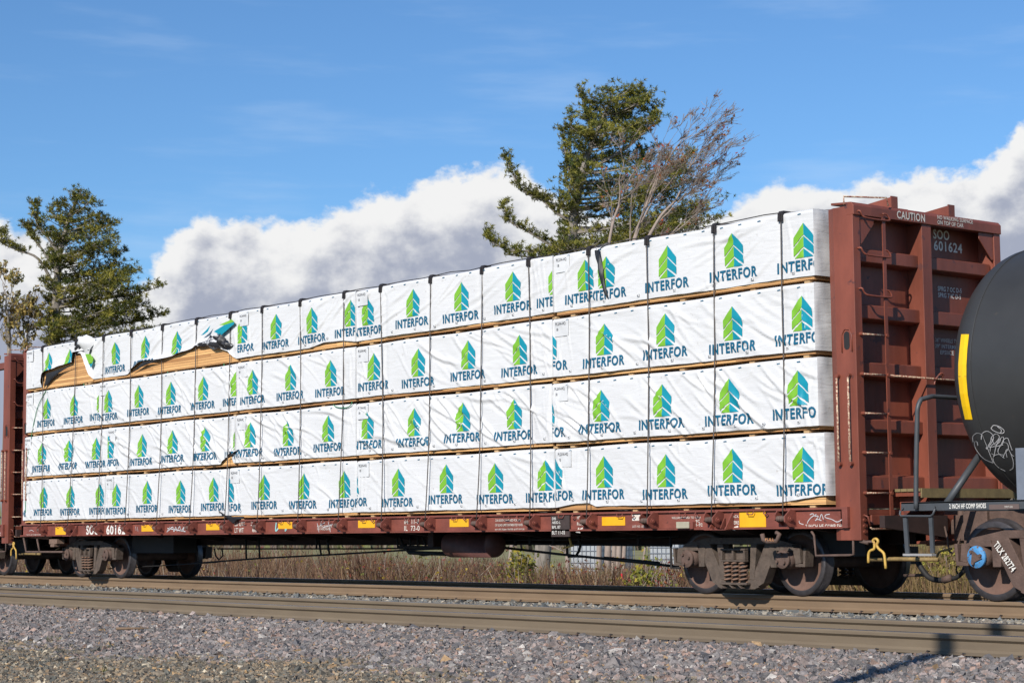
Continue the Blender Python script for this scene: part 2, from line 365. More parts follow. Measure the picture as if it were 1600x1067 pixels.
mb = MB(BAL); vs, fs = grid_mesh([i*2. for i in range(-60, 40)], [-14, -10, -7.4, -5.6, -4.3, -3.6, -2.2, -1.4, 0, .7, 2.3, 3.6, 4.2], lambda x, y: lerp(y, PROF)-.035+.01*math.sin(3*x+y*5)); mb.add(vs, fs)
tag(mb.build('ballast_bed'), kind='structure')

STONE = mat('crushed_stone', (1, 1, 1), .9, attr='stone_colour', var=.45, scale=35, bump=.3, bscale=80)
def stones(name, regs, label):
    V8 = np.array([[x, y, z] for x in (-1, 1) for y in (-1, 1) for z in (-1, 1)], float)*.5
    F = np.array([(0, 1, 3), (0, 3, 2), (4, 6, 7), (4, 7, 5), (0, 4, 5), (0, 5, 1), (2, 3, 7), (2, 7, 6), (0, 2, 6), (0, 6, 4), (1, 5, 7), (1, 7, 3)])
    AV = []; AC = []
    for (P, size, cols, wts) in regs:
        n = len(P)
        v = V8[None]+RN.uniform(-.26, .26, (n, 8, 3)); v *= RN.uniform(.55, 1.15, (n, 1, 3)); v *= (size*RN.lognormal(-.02, .30, n))[:, None, None]
        q = RN.normal(size=(n, 4)); q /= np.linalg.norm(q, axis=1)[:, None]; a, b, c, d = q.T
        R = np.stack([1-2*(c*c+d*d), 2*(b*c-a*d), 2*(b*d+a*c), 2*(b*c+a*d), 1-2*(b*b+d*d), 2*(c*d-a*b), 2*(b*d-a*c), 2*(c*d+a*b), 1-2*(b*b+c*c)], -1).reshape(n, 3, 3)
        v = np.einsum('nij,nkj->nki', R, v)+P[:, None]
        k = RN.choice(len(cols), n, p=np.array(wts)/sum(wts)); cc = np.array(cols)[k]*RN.uniform(.65, 1.35, (n, 1))
        AV.append(v.reshape(-1, 3)); AC.append(np.repeat(np.clip(cc, 0, .8), 8, 0))
    v = np.concatenate(AV); c = np.concatenate(AC); n = len(v)//8
    f = (F[None]+np.arange(n)[:, None, None]*8).reshape(-1, 3)
    me = bpy.data.meshes.new(name); me.vertices.add(len(v)); me.vertices.foreach_set('co', v.ravel().astype(np.float32))
    me.loops.add(f.size); me.loops.foreach_set('vertex_index', f.ravel().astype(np.int32))
    me.polygons.add(len(f)); me.polygons.foreach_set('loop_start', np.arange(0, f.size, 3, dtype=np.int32)); me.update(calc_edges=True)
    me.polygons.foreach_set('use_smooth', np.zeros(len(f), bool))
    at = me.color_attributes.new('stone_colour', 'FLOAT_COLOR', 'POINT'); at.data.foreach_set('color', np.concatenate([c, np.ones((len(c), 1))], 1).ravel().astype(np.float32))
    me.materials.append(STONE); o = bpy.data.objects.new(name, me); C.objects.link(o)
    return tag(o, label, 'ballast', kind='stuff')
def scatter(x0, x1, y0, y1, dens, keep=None, lift=.0):
    n = int((x1-x0)*(y1-y0)*dens); x = RN.uniform(x0, x1, n); y = RN.uniform(y0, y1, n)
    if keep is not None: k = keep(x, y); x, y = x[k], y[k]
    z = np.interp(y, [p[0] for p in PROF], [p[1] for p in PROF])+RN.uniform(-.03, .008, len(x))+lift
    return np.stack([x, y, z], -1)
def inview(mg, yl):
    def k(x, y):
        dx = x-CAM.x; dy = y-CAM.y; dz = -1.2
        z = dx*fw.x+dy*fw.y+dz*fw.z; a = 800+FPX*(dx*rt.x+dy*rt.y+dz*rt.z)/z; b = 533.5-FPX*(dx*up.x+dy*up.y+dz*up.z)/z
        return (z > 0) & (a > -mg) & (a < 1600+mg) & (b < yl)
    return k
GREYB = [(.24, .212, .20), (.178, .162, .155), (.30, .24, .215), (.33, .225, .18), (.44, .4, .36), (.4, .26, .14), (.11, .105, .11)]; WB = [9, 9, 6, 3, 1.6, .6, 3]
BRNB = [(.27, .215, .15), (.17, .15, .12), (.30, .21, .13), (.15, .145, .12), (.5, .42, .3), (.46, .29, .14), (.12, .1, .075)]; WN = [8, 8, 5, 5, 2.2, 1, 4]
LITB = [(.23, .22, .2), (.16, .17, .17), (.32, .28, .22), (.2, .17, .14), (.42, .36, .28), (.1, .1, .1)]; WL = [6, 6, 4, 4, 2, 3]
near = scatter(0, 33, -13.5, -3.82, 2500, inview(110, 1300))
zone = near[:, 1]+.35*np.sin(near[:, 0]*1.1)+.25*np.sin(near[:, 0]*3.1+1)+RN.normal(0, .35, len(near))-.09*(near[:, 0]-20)
br = zone < -7.35
thin = RN.rand(len(near)) < 1.0
mid = scatter(-14, 31, -2.02, .5, 1000); btw = scatter(0, 32, -3.6, -2.3, 300); ins = scatter(-12, 30, .75, 2.1, 200); far = scatter(-45, 30, 2.35, 4.6, 160, lift=.01)
stones('ballast_stones', [(near[~br & thin], .035, GREYB, WB), (near[br], .029, BRNB, WN), (mid, .040, LITB, WL), (btw, .055, GREYB, WB), (ins, .055, LITB, WL), (far, .06, LITB, WL)],
       'loose grey and brown crushed stone ballast spread beside and between the two tracks')

def rail(name, yc, zt, m, side, x0, x1, label, clips):
    """tee rail standing on its base, head top at zt"""
    h = .185; root = thing(name, label, 'rail', ((x0+x1)/2, yc, zt-h), 'steel rails of the two parallel tracks')
    half = [(.0, 0), (.075, 0), (.075, .011), (.028, .027), (.0095, .05), (.0095, .118), (.032, .138), (.0365, .142), (.0365, .168), (.030, .181), (.022, .185)]
    pr = [(-a, b) for a, b in half[::-1] if a > 0]+[(a, b) for a, b in half]
    pr = pr[:-1]+[half[-1]]
    b = MB(m, RAILT); n = 60; vs = []; fs = []; k = len(pr)
    for i in range(n+1):
        x = x0+(x1-x0)*i/n
        for a, z in pr: vs.append((x-(x0+x1)/2, a, z+.002*math.sin(x*.7)))
    for i in range(n):
        for j in range(k): fs.append((i*k+j, (i+1)*k+j, (i+1)*k+(j+1) % k, i*k+(j+1) % k))
    b.add(vs, fs); b.add([], [])
    for idx in range(len(b.f)):
        j = idx % k
        p, q = pr[j], pr[(j+1) % k]
        if min(p[1], q[1]) >= .180: b.m[idx] = 1
    b.v = b.v; o = b.build('rail_body', root)
    cb = MB(GRIME2, DARK); cb.box((-.012, -.095, -.004), (.012, -.06, .012)); cb.use(DARK); cb.tube([(0, -.088, -.01), (0, -.082, .022)], .007, 5); cb.tube([(.0, -.084, .022), (.022, -.066, .016)], .006, 5)
    cm = cb.mesh('rail_clip')
    if clips:
        a, e, step = clips; x = a; j = 0
        while x < e and j < 98:
            c = bpy.data.objects.new('rail_clip', cm); C.objects.link(c); c.parent = root
            c.location = (x-(x0+x1)/2+random.uniform(-.05, .05), 0, random.uniform(-.004, .008)); c.rotation_euler = (0, 0, random.uniform(-.25, .25)); x += step; j += 1
    return root
rail('rail', .667, 0.0, RAILM, 1, -60, 40, 'brown rail nearest the camera under the wheels of the train', (-8, 29, .51))
rail('rail', 2.172, 0.012, RAILM, 1, -60, 40, 'dark shaded far rail under the train, seen just above the lit rail', None)
rail('rail', -3.62, -.105, RAILM2, 1, -30, 40, 'front rail of the empty track, nearest the camera above the grey ballast', (7, 29, .53))
rail('rail', -2.115, -.09, RAILM2, 1, -30, 40, 'back rail of the empty track, directly behind the front rail', (4, 29, .53))
TIE = mat('weathered_tie', (.1, .085, .07), .9, var=.5, scale=9, stretch=(6, 1, 6))
tm = MB(TIE); tm.box((-.115, -1.3, -.18), (.115, 1.3, 0)); tme = tm.mesh('railway_tie')
# ------------------------------------------------------------------ flatcar
def truck(parent, loc, fm, sc_=1.0, capm=None, wf=WHEELF, text=None):
    """three-piece freight truck; local origin at rail level on the track centre line"""
    b = MB(fm)
    for sgn in (-1, 1):
        y0, y1 = (-1.07, -.93) if sgn < 0 else (.93, 1.07)
        def P(pts, e=0.): b.prism([(x, z) for x, z in pts], 'y', y0-e, y1+e)
        P([(-.98, .56), (-.98, .66), (-.55, .74), (.55, .74), (.98, .66), (.98, .56), (.62, .6), (.5, .655), (-.5, .655), (-.62, .6)])                    # top chord
        P([(-.70, .605), (-.5, .66), (-.27, .24), (-.33, .10), (-.46, .16)], .004)
        P([(.70, .605), (.5, .66), (.27, .24), (.33, .10), (.46, .16)], .004)
        P([(-.37, .105), (-.3, .08), (.3, .08), (.37, .105), (.33, .20), (-.33, .20)], .008)
        P([(-.30, .2), (-.22, .2), (-.25, .655), (-.36, .655)], .012); P([(.22, .2), (.30, .2), (.36, .655), (.25, .655)], .012)
        for s in (-1, 1):      # pedestal jaws round the bearing
            P([(s*.60, .36), (s*.70, .36), (s*.71, .6), (s*.58, .62)], .016); P([(s*1.03, .40), (s*1.12, .42), (s*1.1, .6), (s*.98, .61)], .016)
            P([(s*.7, .57), (s*1.02, .57), (s*.98, .645), (s*.72, .645)], .02)
            P([(s*1.02, .37), (s*1.18, .37), (s*1.2, .6), (s*1.16, .6), (s*1.15, .41), (s*1.02, .42)], .01)
    b.prism([(-.2, .42), (.2, .42), (.22, .62), (-.22, .62)], 'y', -.92, .92)                   # bolster
    for s in (-1, 1):                                                                             # bolster ends with pockets
        ya, yb = (-1.16, -1.09) if s < 0 else (1.09, 1.16)
        for (x0, x1, z0, z1) in ((-.22, .22, .575, .60), (-.22, .22, .43, .455), (-.22, -.19, .455, .575), (.19, .22, .455, .575), (-.015, .015, .455, .575)): b.box((x0, ya, z0), (x1, yb, z1))
        b.box((-.19, ya*.95, .455), (.19, yb*.96, .575))
        b.box((-.24, min(ya, yb), .135), (.24, max(ya, yb), .165))
        for q in (-.16, 0, .16): b.prism([(q-.02, .09), (q+.0, .09), (q-.06, .135), (q-.09, .135)], 'y', ya, yb)
    for s in (-1, 1):                                                                             # brake beams and shoes
        b.tube([(s*.42, -.72, .36), (s*.40, 0, .38), (s*.42, .72, .36)], .045, 6)
        for y in (-.75, .75): b.prism([(s*.40, .25), (s*.47, .22), (s*.45, .38), (s*.47, .52), (s*.40, .5)], 'y', y-.05, y+.05)
    fr = b.build('truck_frame', parent, loc=loc, bevel=.006); fr.scale = (sc_, 1, sc_)
    wb = MB(wf, TREAD, DARK); r = .42
    wb.use(wf, True); wb.lathe([(-.82, .001), (-.82, .085), (-.80, .10), (-.795, .15), (-.775, .20), (-.775, .28), (-.80, .345), (-.815, .352)], (0, 0, 0), 'y', 48)
    wb.use(TREAD, True); wb.lathe([(-.815, .352), (-.817, .412), (-.805, .42), (-.71, .424), (-.70, .45), (-.68, .447), (-.675, .36)], (0, 0, 0), 'y', 48)
    wb.use(wf, True); wb.lathe([(-.675, .36), (-.70, .34), (-.745, .28), (-.745, .18), (-.72, .11), (-.65, .09), (-.65, .001)], (0, 0, 0), 'y', 48)
    wm = wb.mesh('wheel')
    ab = MB(GRIME2); ab.lathe([(-.70, .085), (-.5, .08), (0, .075), (.5, .08), (.70, .085)], (0, 0, 0), 'y', 20); am = ab.mesh('axle')
    cb = MB(GRIME2); m = capm or GRIME2
    cb.use(GRIME2, True); cb.lathe([(-1.13, .001), (-1.13, .11), (-1.03, .12), (-.90, .12), (-.9, .08), (-.80, .08)], (0, 0, 0), 'y', 28)
    cb.use(m, False); cb.lathe([(-1.165, .001), (-1.165, .075), (-1.15, .115), (-1.132, .118), (-1.131, .001)], (0, 0, 0), 'y', 28)
    cb.use(GRIME2)
    for k in range(3):
        a = PI/2+k*2*PI/3+.3; cb.lathe([(-1.19, .001), (-1.19, .019), (-1.165, .02)], (.068*math.cos(a), 0, .068*math.sin(a)), 'y', 6)
    if capm: cb.use(GRIME2); cb.prism([(.0, .075), (-.075, -.05), (.075, -.05)], 'y', -1.18, -1.166)
    km = cb.mesh('bearing_cap')
    for s in (-1, 1):
        for (nm, me) in (('axle', am),):
            o = bpy.data.objects.new(nm, me); C.objects.link(o); o.parent = fr; o.location = (s*.865, 0, .42)
        for k in (0, 1):
            o = bpy.data.objects.new('wheel', wm); C.objects.link(o); o.parent = fr; o.location = (s*.865, 0, .42); o.rotation_euler = (0, s*.7, PI*k)
            o = bpy.data.objects.new('bearing_cap', km); C.objects.link(o); o.parent = fr; o.location = (s*.865, 0, .465); o.rotation_euler = (0, s*.4, PI*k)
    sb = MB(SPRINGM)
    path = [(.052*math.cos(t), .052*math.sin(t), .0+t*.27/(2*PI*5.2)) for t in np.linspace(0, 2*PI*5.2, 75)]
    sb.tube(path, .0135, 6); sb.use(DARK); sb.tube([(0, 0, 0), (0, 0, .27)], .036, 10); sm_ = sb.mesh('coil_spring')
    for y in (-1.1, 1.1):
        for x in (-.135, 0, .135):
            o = bpy.data.objects.new('coil_spring', sm_); C.objects.link(o); o.parent = fr; o.location = (x, y, .165)
    return fr

def bulkhead(parent, org, xe, s=1, dep=.43, detail=True):
    """end frame; xe is its outer end plane, s the way it faces. Built in world coordinates then moved to the car's origin."""
    def X(u): return xe-s*u
    b = MB(RED)
    def bx(u0, u1, y0, y1, z0, z1): b.box((min(X(u0), X(u1)), y0, z0), (max(X(u0), X(u1)), y1, z1))
    d = dep
    fx = d/.43
    for side in (0, 1):           # corner posts, channel with slanted inner flange
        if side == 0: pr = [(X(0), 0), (X(0), .13), (X(.025*fx), .13), (X(.05*fx), .10), (X(.43*fx), .16), (X(.43*fx), .05), (X(.31*fx), 0.0)]
        else: pr = [(X(0), 2.84), (X(0), 2.71), (X(.025*fx), 2.71), (X(.05*fx), 2.74), (X(.43*fx), 2.68), (X(.43*fx), 2.79), (X(.31*fx), 2.84)]
        b.prism(pr, 'z', .70 if d > .3 else .86, 4.72)
    bx(.25*fx, .27*fx, .12, 2.72, 1.08, 4.70)                                               # back plate
    pr = [(X(-.02), 4.605), (X(-.02), 4.72), (X(.02), 4.762), (X(.34*fx), 4.785), (X(.34*fx), 4.755), (X(.10*fx), 4.74), (X(.10*fx), 4.605)]; b.prism(pr, 'y', -.002, 2.842)   # top beam
    for (z0, z1) in ((4.05, 4.22), (3.36, 3.54), (2.66, 2.84), (1.98, 2.15), (1.29, 1.47)):   # horizontal bars
        for (y0, y1) in ((.125, 1.28), (1.46, 2.71)):
            b.prism([(X(.075*fx), z0+.012), (X(.075*fx), z1-.01), (X(.10*fx), z1), (X(.25*fx), z1+.02), (X(.25*fx), z0-.02), (X(.10*fx), z0)], 'y', y0, y1)
    bx(.0, .26*fx, 1.282, 1.458, 1.05, 4.604)                                               # middle post
    for (za, zb) in ((4.22, 4.5), (3.54, 4.05), (2.84, 3.36), (2.15, 2.66), (1.47, 1.98)):     # flared web between bars
        pass
    b.prism([(.13, 4.604), (.13, 4.26), (.17, 4.26), (.40, 4.52), (.40, 4.604)], 'x', X(.012), X(.024))
    b.prism([(2.71, 4.604), (2.71, 4.26), (2.67, 4.26), (2.42, 4.52), (2.42, 4.604)], 'x', X(.012), X(.024))
    bx(.02, .32*fx, .13, 2.71, 1.0, 1.06)
    body = b.build('bulkhead', parent, org, bevel=.012)
    if not detail: return body
    for y in (.83, 1.93):                                                                     # gusset fins above the beam
        fb = MB(RED); fb.prism([(X(.07), 4.77), (X(.07), 4.90), (X(.12), 4.91), (X(1.2), 4.80), (X(1.2), 4.77)], 'y', y, y+.02); fb.box((min(X(.05), X(.068)), y-.05, 4.77), (max(X(.05), X(.068)), y+.07, 4.915)); fb.build('top_gusset', body, org)
    lb = MB(RED); x0 = X(-.045)
    lb.box((min(x0, x0+s*.012), .475, .95), (max(x0, x0+s*.012), .53, 4.60))
    for z in (4.60, 4.15, 3.66):
        q = [(X(0), .08, z+.05), (x0, .09, z+.05), (x0, .13, z), (x0+s*.02, .2, z-.03), (x0+s*.02, .56, z-.03), (x0+s*.02, .60, z), (x0+s*.01, .56, z+.05), (x0, .5, z+.05)]
        lb.tube(smooth_path(q, 3), .012, 7)
    for z in (3.16, 2.68, 2.21, 1.74, 1.26):
        lb.use(RED); lb.disc((X(0), .08, z), .022, 'x', s*.05, 10); lb.disc((x0+s*.012, .50, z), .022, 'x', s*.02, 10)
        lb.use(GRAB); lb.tube([(x0, .07, z), (x0, .50, z)], .011, 8)
    lb.tube([(x0+s*.01, .5, 2.68), (x0+s*.01, 2.7, 2.66)], .011, 8)
    lb.use(RED); lb.tube([(X(0), .06, 1.0), (x0, .08, .98), (x0, .12, .86)], .013, 7); lb.tube([(x0, .5, .98), (x0, .6, .97), (x0, .6, .84)], .013, 7)
    lb.use(GRAB); lb.tube([(x0, .12, .86), (x0, .14, .835), (x0, .58, .835), (x0, .6, .85)], .012, 7)
    lb.use(RED)
    for k in range(3): lb.disc((X(0), .06, .80+.07*k), .02, 'x', s*.02, 8)
    q = [(x0, 1.5, 2.69), (x0+s*.03, 1.52, 2.72), (x0+s*.03, 1.47, 2.74), (x0, 1.4, 2.66), (x0, 1.38, 2.6)]; lb.tube(smooth_path(q, 4), .014, 6)
    lb.build('ladder', body, org)
    for xx in (X(.28), X(.10)):
        hb = MB(GRAB); hb.tube([(xx, .02, 2.66), (xx, -.045, 2.64), (xx, -.045, 1.64), (xx, .02, 1.62)], .013, 8)
        hb.use(RED); hb.disc((xx, -.05, 2.67), .025, 'y', .055, 10); hb.disc((xx, -.05, 1.61), .025, 'y', .055, 10); hb.build('handhold', body, org)
    hb = MB(GRAB)
    q = [(X(.13), .0, 4.74), (X(.13), .0, 4.84), (X(-.03), .6, 4.86), (X(-.03), .62, 4.76)]; hb.use(GRAB); hb.tube(q, .011, 7)
    hb.build('handhold', body, org)
    ob = MB(DARK); oz = 3.09; ox = X(.14); pts = [(ox+.045*math.cos(a), oz+(.065 if math.sin(a) > 0 else -.065)+.045*math.sin(a)) for a in np.linspace(0, 2*PI, 20, endpoint=False)]
    ob.prism(pts, 'y', -.004, .02); ob.use(RED)
    ob.tube([(ox-.075, -.004, 2.95), (ox-.08, -.004, 3.16), (ox-.03, -.004, 3.23), (ox+.05, -.004, 3.22), (ox+.08, -.004, 3.15), (ox+.085, -.004, 2.95)], .009, 6)
    ob.build('stake_slot', body, org)
    tb = MB(WTXT)
    U, Vz = (0, 1, 0), (0, 0, 1)
    if s > 0:
        put_text(tb, WTXT, 'CAUTION', (xe+.021, .79, 4.625), U, Vz, .53, .10, .02); tb.build('stencil', body, org); tb = MB(WTXT)
        put_text(tb, WTXT, 'NO WALKING SURFACE', (xe+.021, 1.56, 4.69), U, Vz, .70, .05, .015); put_text(tb, WTXT, 'ON TOP OF CAR', (xe+.021, 1.56, 4.625), U, Vz, .51, .05, .015); tb.build('stencil', body, org); tb = MB(WTXT2)
        xp = X(.25)
        def et(tx, x0_, y0_, x1_, y1_, bd=.015):
            a, c = W(x0_, y1_, X=xp), W(x1_, y1_, X=xp); put_text(tb, WTXT2, tx, (xp, a.y, a.z), U, Vz, c.y-a.y, W(x0_, y0_, X=xp).z-a.z, bd)
        et('SOO', 1458, 358, 1483, 373, .02); et('601624', 1459, 375.5, 1503, 391, .02); tb.build('stencil', body, org); tb = MB(WTXT2); et('SPRG 7 OC D-5', 1465, 447, 1502, 454.5); et('SPRG 7 IC D-5', 1465.5, 457, 1501, 464.5); tb.build('stencil', body, org); tb = MB(WTXT2)
        et('36" WHEELS TO', 1461, 527.5, 1497, 534); et('39" INTERMIN', 1461, 537, 1497, 543.5); et('EFSIICE', 1469, 547, 1490, 553.5)
        tb.build('stencil', body, org)
    return body

XE = 22.15; XL = -1.0
car = thing('centerbeam_flatcar', 'oxide red flatcar with tall bulkheads carrying the white wrapped lumber', 'railcar', (10.6, 1.42, 0))
ORG = (10.6, 1.42, 0)
bulkhead(car, ORG, XE, 1); bulkhead(car, ORG, XL, -1, .13)
b = MB(REDS); x0, x1 = XL+.0, 21.98                                                       # near side sill: web with flanges
b.box((x0, .0, .87), (x1, .02, 1.07)); b.box((x0, -.03, .845), (x1, .12, .868)); b.box((x0, -.035, 1.072), (x1, .14, 1.098))
b.use(REDS); b.box((21.90, -.05, .85), (21.99, .0, 1.1))
T = lambda *a, **k: side_text(b, *a, **k)
YS = -.0005
T(WTXT2, 'SOO', 135, 820.5, 155, 835.5, YS, .03); T(WTXT2, '601624', 166.5, 820, 202, 835, YS, .03)
T(WTXT, 'LD LMT', 367, 815, 383, 821.5, YS); T(WTXT, 'LT WT', 367, 824.5, 381, 832, YS); T(WTXT, '225800', 392, 814.5, 411, 821, YS); T(WTXT, '60700', 394.5, 824, 409, 831, YS)
T(WTXT, 'IH  11-7', 632, 811.5, 655, 818.5, YS); T(WTXT, 'IL  73-0', 632, 821, 656, 829, YS)
T(WTXT, 'MAINTAIN CENTER PLATE\nNEXT INSPECTION DUE', 496, 820.5, 519, 828, YS, .006)
for k, tx in enumerate(('CAR BODY DESIGNED FOR 50%', 'OF LOAD LIMIT DISTRIBUTED OVER', 'NO LESS THAN CENTER 40 FT OF CAR')): T(WTXT, tx, 774, 811+7.3*k, 814+3*k, 814.6+7.3*k, YS, .006)
T(WTXT, 'HERE', 902, 806, 911, 811, YS); T(WTXT, 'ROLL', 902, 815.5, 914, 820.5, YS); T(WTXT, 'LOT NO. 1021', 988.5, 820.5, 1008, 824, YS, .004)
T(WTXT, 'WILLIAMS WARD TO 14344', 1050, 807, 1095, 810.5, YS, .006); T(WTXT, '9C', 1087.5, 811.5, 1094, 816, YS); T(WTXT, '1-92', 1088, 817, 1098, 822, YS)
T(WTXT, 'JACK', 1143, 804.5, 1155, 810, YS); T(WTXT, 'HERE', 1143, 813.5, 1155, 819, YS); T(WTXT, '2 INCH HF COMP SHOES', 1259, 819, 1326, 826, YS); T(WTXT, '2 INCH HF COMP SHOES', 41, 834.5, 64, 837.5, YS, .004)
for (xa, ya, xb, yb) in ((1145, 825, 1154, 822), (903.5, 829, 911, 824.5)):                      # arrows
    p, q = W(xa, ya, Y=YS), W(xb, yb, Y=YS); ribbon(b, WTXT, [p, q], .022, (0, -1, 0)); b.add([p+Vector((-.05, -.006, -.02)), p+Vector((.05, -.006, -.03)), p+Vector((.02, -.006, .05))], [(0, 1, 2)])
def chalk(mb_, strokes, Y, wd=.010, m=CHALK):
    for st in strokes: ribbon(mb_, m, smooth_path([W(x, y, Y=Y) for x, y in st], 4), wd, (0, -1, 0))
chalk(b, [[(1266, 804), (1270, 802), (1272, 805), (1268, 808), (1263, 814), (1262, 818)], [(1276, 803), (1273, 806), (1279, 806), (1276, 811)], [(1281, 811), (1284, 803), (1287, 811)], [(1297, 803), (1291, 804), (1290, 808), (1300, 811), (1308, 815), (1315, 812), (1319, 809)], [(1274, 813), (1278, 811), (1284, 813)], [(1249, 813), (1250, 817), (1256, 819)]], YS)
chalk(b, [[(261, 831), (266, 823), (263, 829), (270, 823), (272, 830), (275, 823), (277, 829), (281, 822), (283, 829), (288, 823), (286, 830)], [(262, 825), (290, 830)]], YS, .018)
chalk(b, [[(496, 817), (499, 832)], [(503, 814), (501, 820), (508, 816)], [(513, 814), (517, 833)], [(528, 815), (533, 830), (527, 826)], [(505, 824), (522, 818)]], YS, .012)
chalk(b, [[(212, 822), (213, 829)], [(215, 823), (216, 830)], [(46, 829), (50, 828), (53, 830)]], YS, .01)
chalk(b, [[(432, 816), (431, 829), (436, 824)], [(447, 818), (446, 829), (449, 823)]], YS, .03, mat('pale_blue_paint_mark', (.3, .6, .58), .7))
b.build('side_sill', car, ORG)
b = MB(REDS); b.box((x0, 2.82, .845), (x1, 2.84, 1.098)); b.build('side_sill', car, ORG)
b = MB(DARKRED); b.box((x0+.05, .03, 1.0), (x1-.05, 2.81, 1.06)); b.build('deck', car, ORG)
b = MB(DARKRED); b.box((x0+.1, 1.22, .66), (21.9, 1.30, .995)); b.box((x0+.1, 1.54, .66), (21.9, 1.62, .995)); b.box((x0+.1, 1.15, .64), (21.9, 1.69, .66))
for k in range(19):
    xx = .3+k*1.23
    if abs(xx-19.75) > 1.4 and abs(xx-1.46) > 1.4: b.prism([(.05, .85), (1.2, .72), (1.2, .99), (.05, .99)], 'x', xx-.04, xx+.04); b.prism([(2.79, .85), (1.64, .72), (1.64, .99), (2.79, .99)], 'x', xx-.04, xx+.04)
for xx in (1.46, 19.75): b.prism([(.04, .86), (.5, .745), (2.34, .745), (2.8, .86), (2.8, .99), (.04, .99)], 'x', xx-.3, xx+.3)
b.build('center_sill', car, ORG)
b = MB(RED)                                                                              # centre beam truss behind the bundles
b.box((XL+.05, 1.33, 4.72), (XE-.4, 1.51, 4.86))
for k in range(11):
    xx = .4+k*2.05; b.box((xx-.06, 1.36, 1.07), (xx+.06, 1.48, 4.72))
b.build('center_beam', car, ORG)
# deck risers
truck(car, (19.74-10.6, 0, 0), GRIME); truck(car, (1.42-10.6, 0, 0), GRIME)
# winches
WX = [W(x, 810, Y=-.05).x for x in (67.5, 109.5, 155, 199.5, 249, 300.5, 355, 406, 469.5, 533, 601, 669.5, 749.5, 832.5, 921, 1016, 1117, 1229)]
wb = MB(REDS, GRIME2, DARK)
for u in (-.15, .07):
    wb.use(REDS); wb.prism([(0, 1.06), (-.10, 1.085), (-.20, 1.0), (-.205, .93), (-.13, .872), (0, .86)] if u > 0 else [(0, 1.06), (-.10, 1.07), (-.14, 1.02), (-.14, .96), (0, .88)], 'x', u, u+.018)
wb.box((-.15, -.10, 1.064), (.085, 0, 1.076))
wb.use(GRIME2); wb.lathe([(-.13, .03), (-.12, .037), (-.10, .031), (-.09, .038), (-.07, .032), (-.05, .04), (-.03, .032), (0.0, .036), (.07, .03)], (0, -.11, .97), 'x', 14)
wb.use(REDS); wb.disc((.088, -.12, .965), .036, 'x', .015, 14); wb.disc((.103, -.12, .965), .02, 'x', .02, 6)
wb.use(REDS); wb.disc((-.165, -.10, .97), .028, 'x', .015, 12)
wb.prism([(-.02, .86), (-.09, .865), (-.12, .93), (-.10, .95), (-.06, .89), (-.02, .9)], 'x', .02, .05)
wme = wb.mesh('winch')
for i, xx in enumerate(WX):
    o = bpy.data.objects.new('winch', wme); C.objects.link(o); o.parent = car; o.location = (xx+.03-10.6, -1.42, 0)
for xx in (W(1125, 830, Y=0).x, W(113, 835, Y=0).x):                                         # stepped rib brackets under two winches
    b = MB(REDS)
    for k in range(4): b.prism([(-.025, .86), (-.12+.01*k, .86), (-.02, 1.0)], 'x', xx-.08+k*.09, xx-.065+k*.09)
    b.box((xx-.14, -.15, .838), (xx+.25, -.031, .846)); b.prism([(-.0, .85), (-.16, .85), (-.02, 1.06)], 'x', xx+.24, xx+.26); b.build('rib_bracket', car, ORG)
# yellow reflective plates
for i, (xa, xb, ya, yb) in enumerate(((87, 103, 823, 837), (221.5, 240, 820, 830), (322.5, 343, 818, 828), (435, 457, 815.5, 826), (560, 586, 813, 824.5), (703, 732.5, 811, 823), (941, 977, 807.5, 821), (1156, 1197, 799.5, 825))):
    a = W(xa, (ya+yb)/2, Y=0); c = W(xb, (ya+yb)/2, Y=0); zt = W(xa, ya, Y=0).z; zb = W(xa, yb, Y=0).z
    m = MB(YEL); m.box((a.x, -.006, max(zb, .872)), (c.x, -.001, min(zt, 1.068))); m.build('reflector_plate', car, ORG)
for k in range(17):                                                                      # stake rings and small hooks along the lip
    b = MB(REDS); xx = (WX[k]+WX[k+1])/2
    b.tube([(xx-.06, -.04, 1.068), (xx-.05, -.05, 1.03), (xx+.04, -.05, 1.028), (xx+.06, -.04, 1.066)], .007, 6)
    b.build('stake_ring', car, ORG); b = MB(REDS)
    b.tube([(xx+.25, -.035, 1.07), (xx+.235, -.05, 1.04), (xx+.27, -.05, 1.02), (xx+.29, -.03, 1.035)], .009, 6); b.build('lip_hook', car, ORG)
p = W(861, 806, Y=-.03); q = W(890, 838, Y=-.03)
b = MB(DARK); b.mats = [mat('dark_stencil_plate', (.06, .04, .035), .7, var=.4, scale=10)]; b.box((p.x, -.03, q.z), (q.x, -.012, 1.06))
for tx, xa, ya, xb, yb in (('DB', 863, 808, 869, 812), ('A82D-L', 863, 814, 876, 818), ('BPL 87', 863, 821, 876, 825.5), ('BLT 11-05', 863, 829, 883, 834.5)): side_text(b, WTXT2, tx, xa, ya, xb, yb, -.031, .004)
b.build('data_plate', car, ORG)
p = W(1057, 815, Y=-.06); q = W(1077, 825, Y=-.06); b = MB(mat('beige_tag_box', (.42, .38, .28), .6)); b.box((p.x, -.07, q.z), (q.x, -.02, p.z)); b.use(REDS); b.box((q.x+.002, -.06, q.z-.01), (q.x+.06, -.0, p.z)); b.build('tag_box', car, ORG, bevel=.006)
p = W(988, 806, Y=0); b = MB(WTXT); b.box((p.x, -.004, .975), (p.x+.16, -.0005, 1.055)); b.build('small_placard', car, ORG)
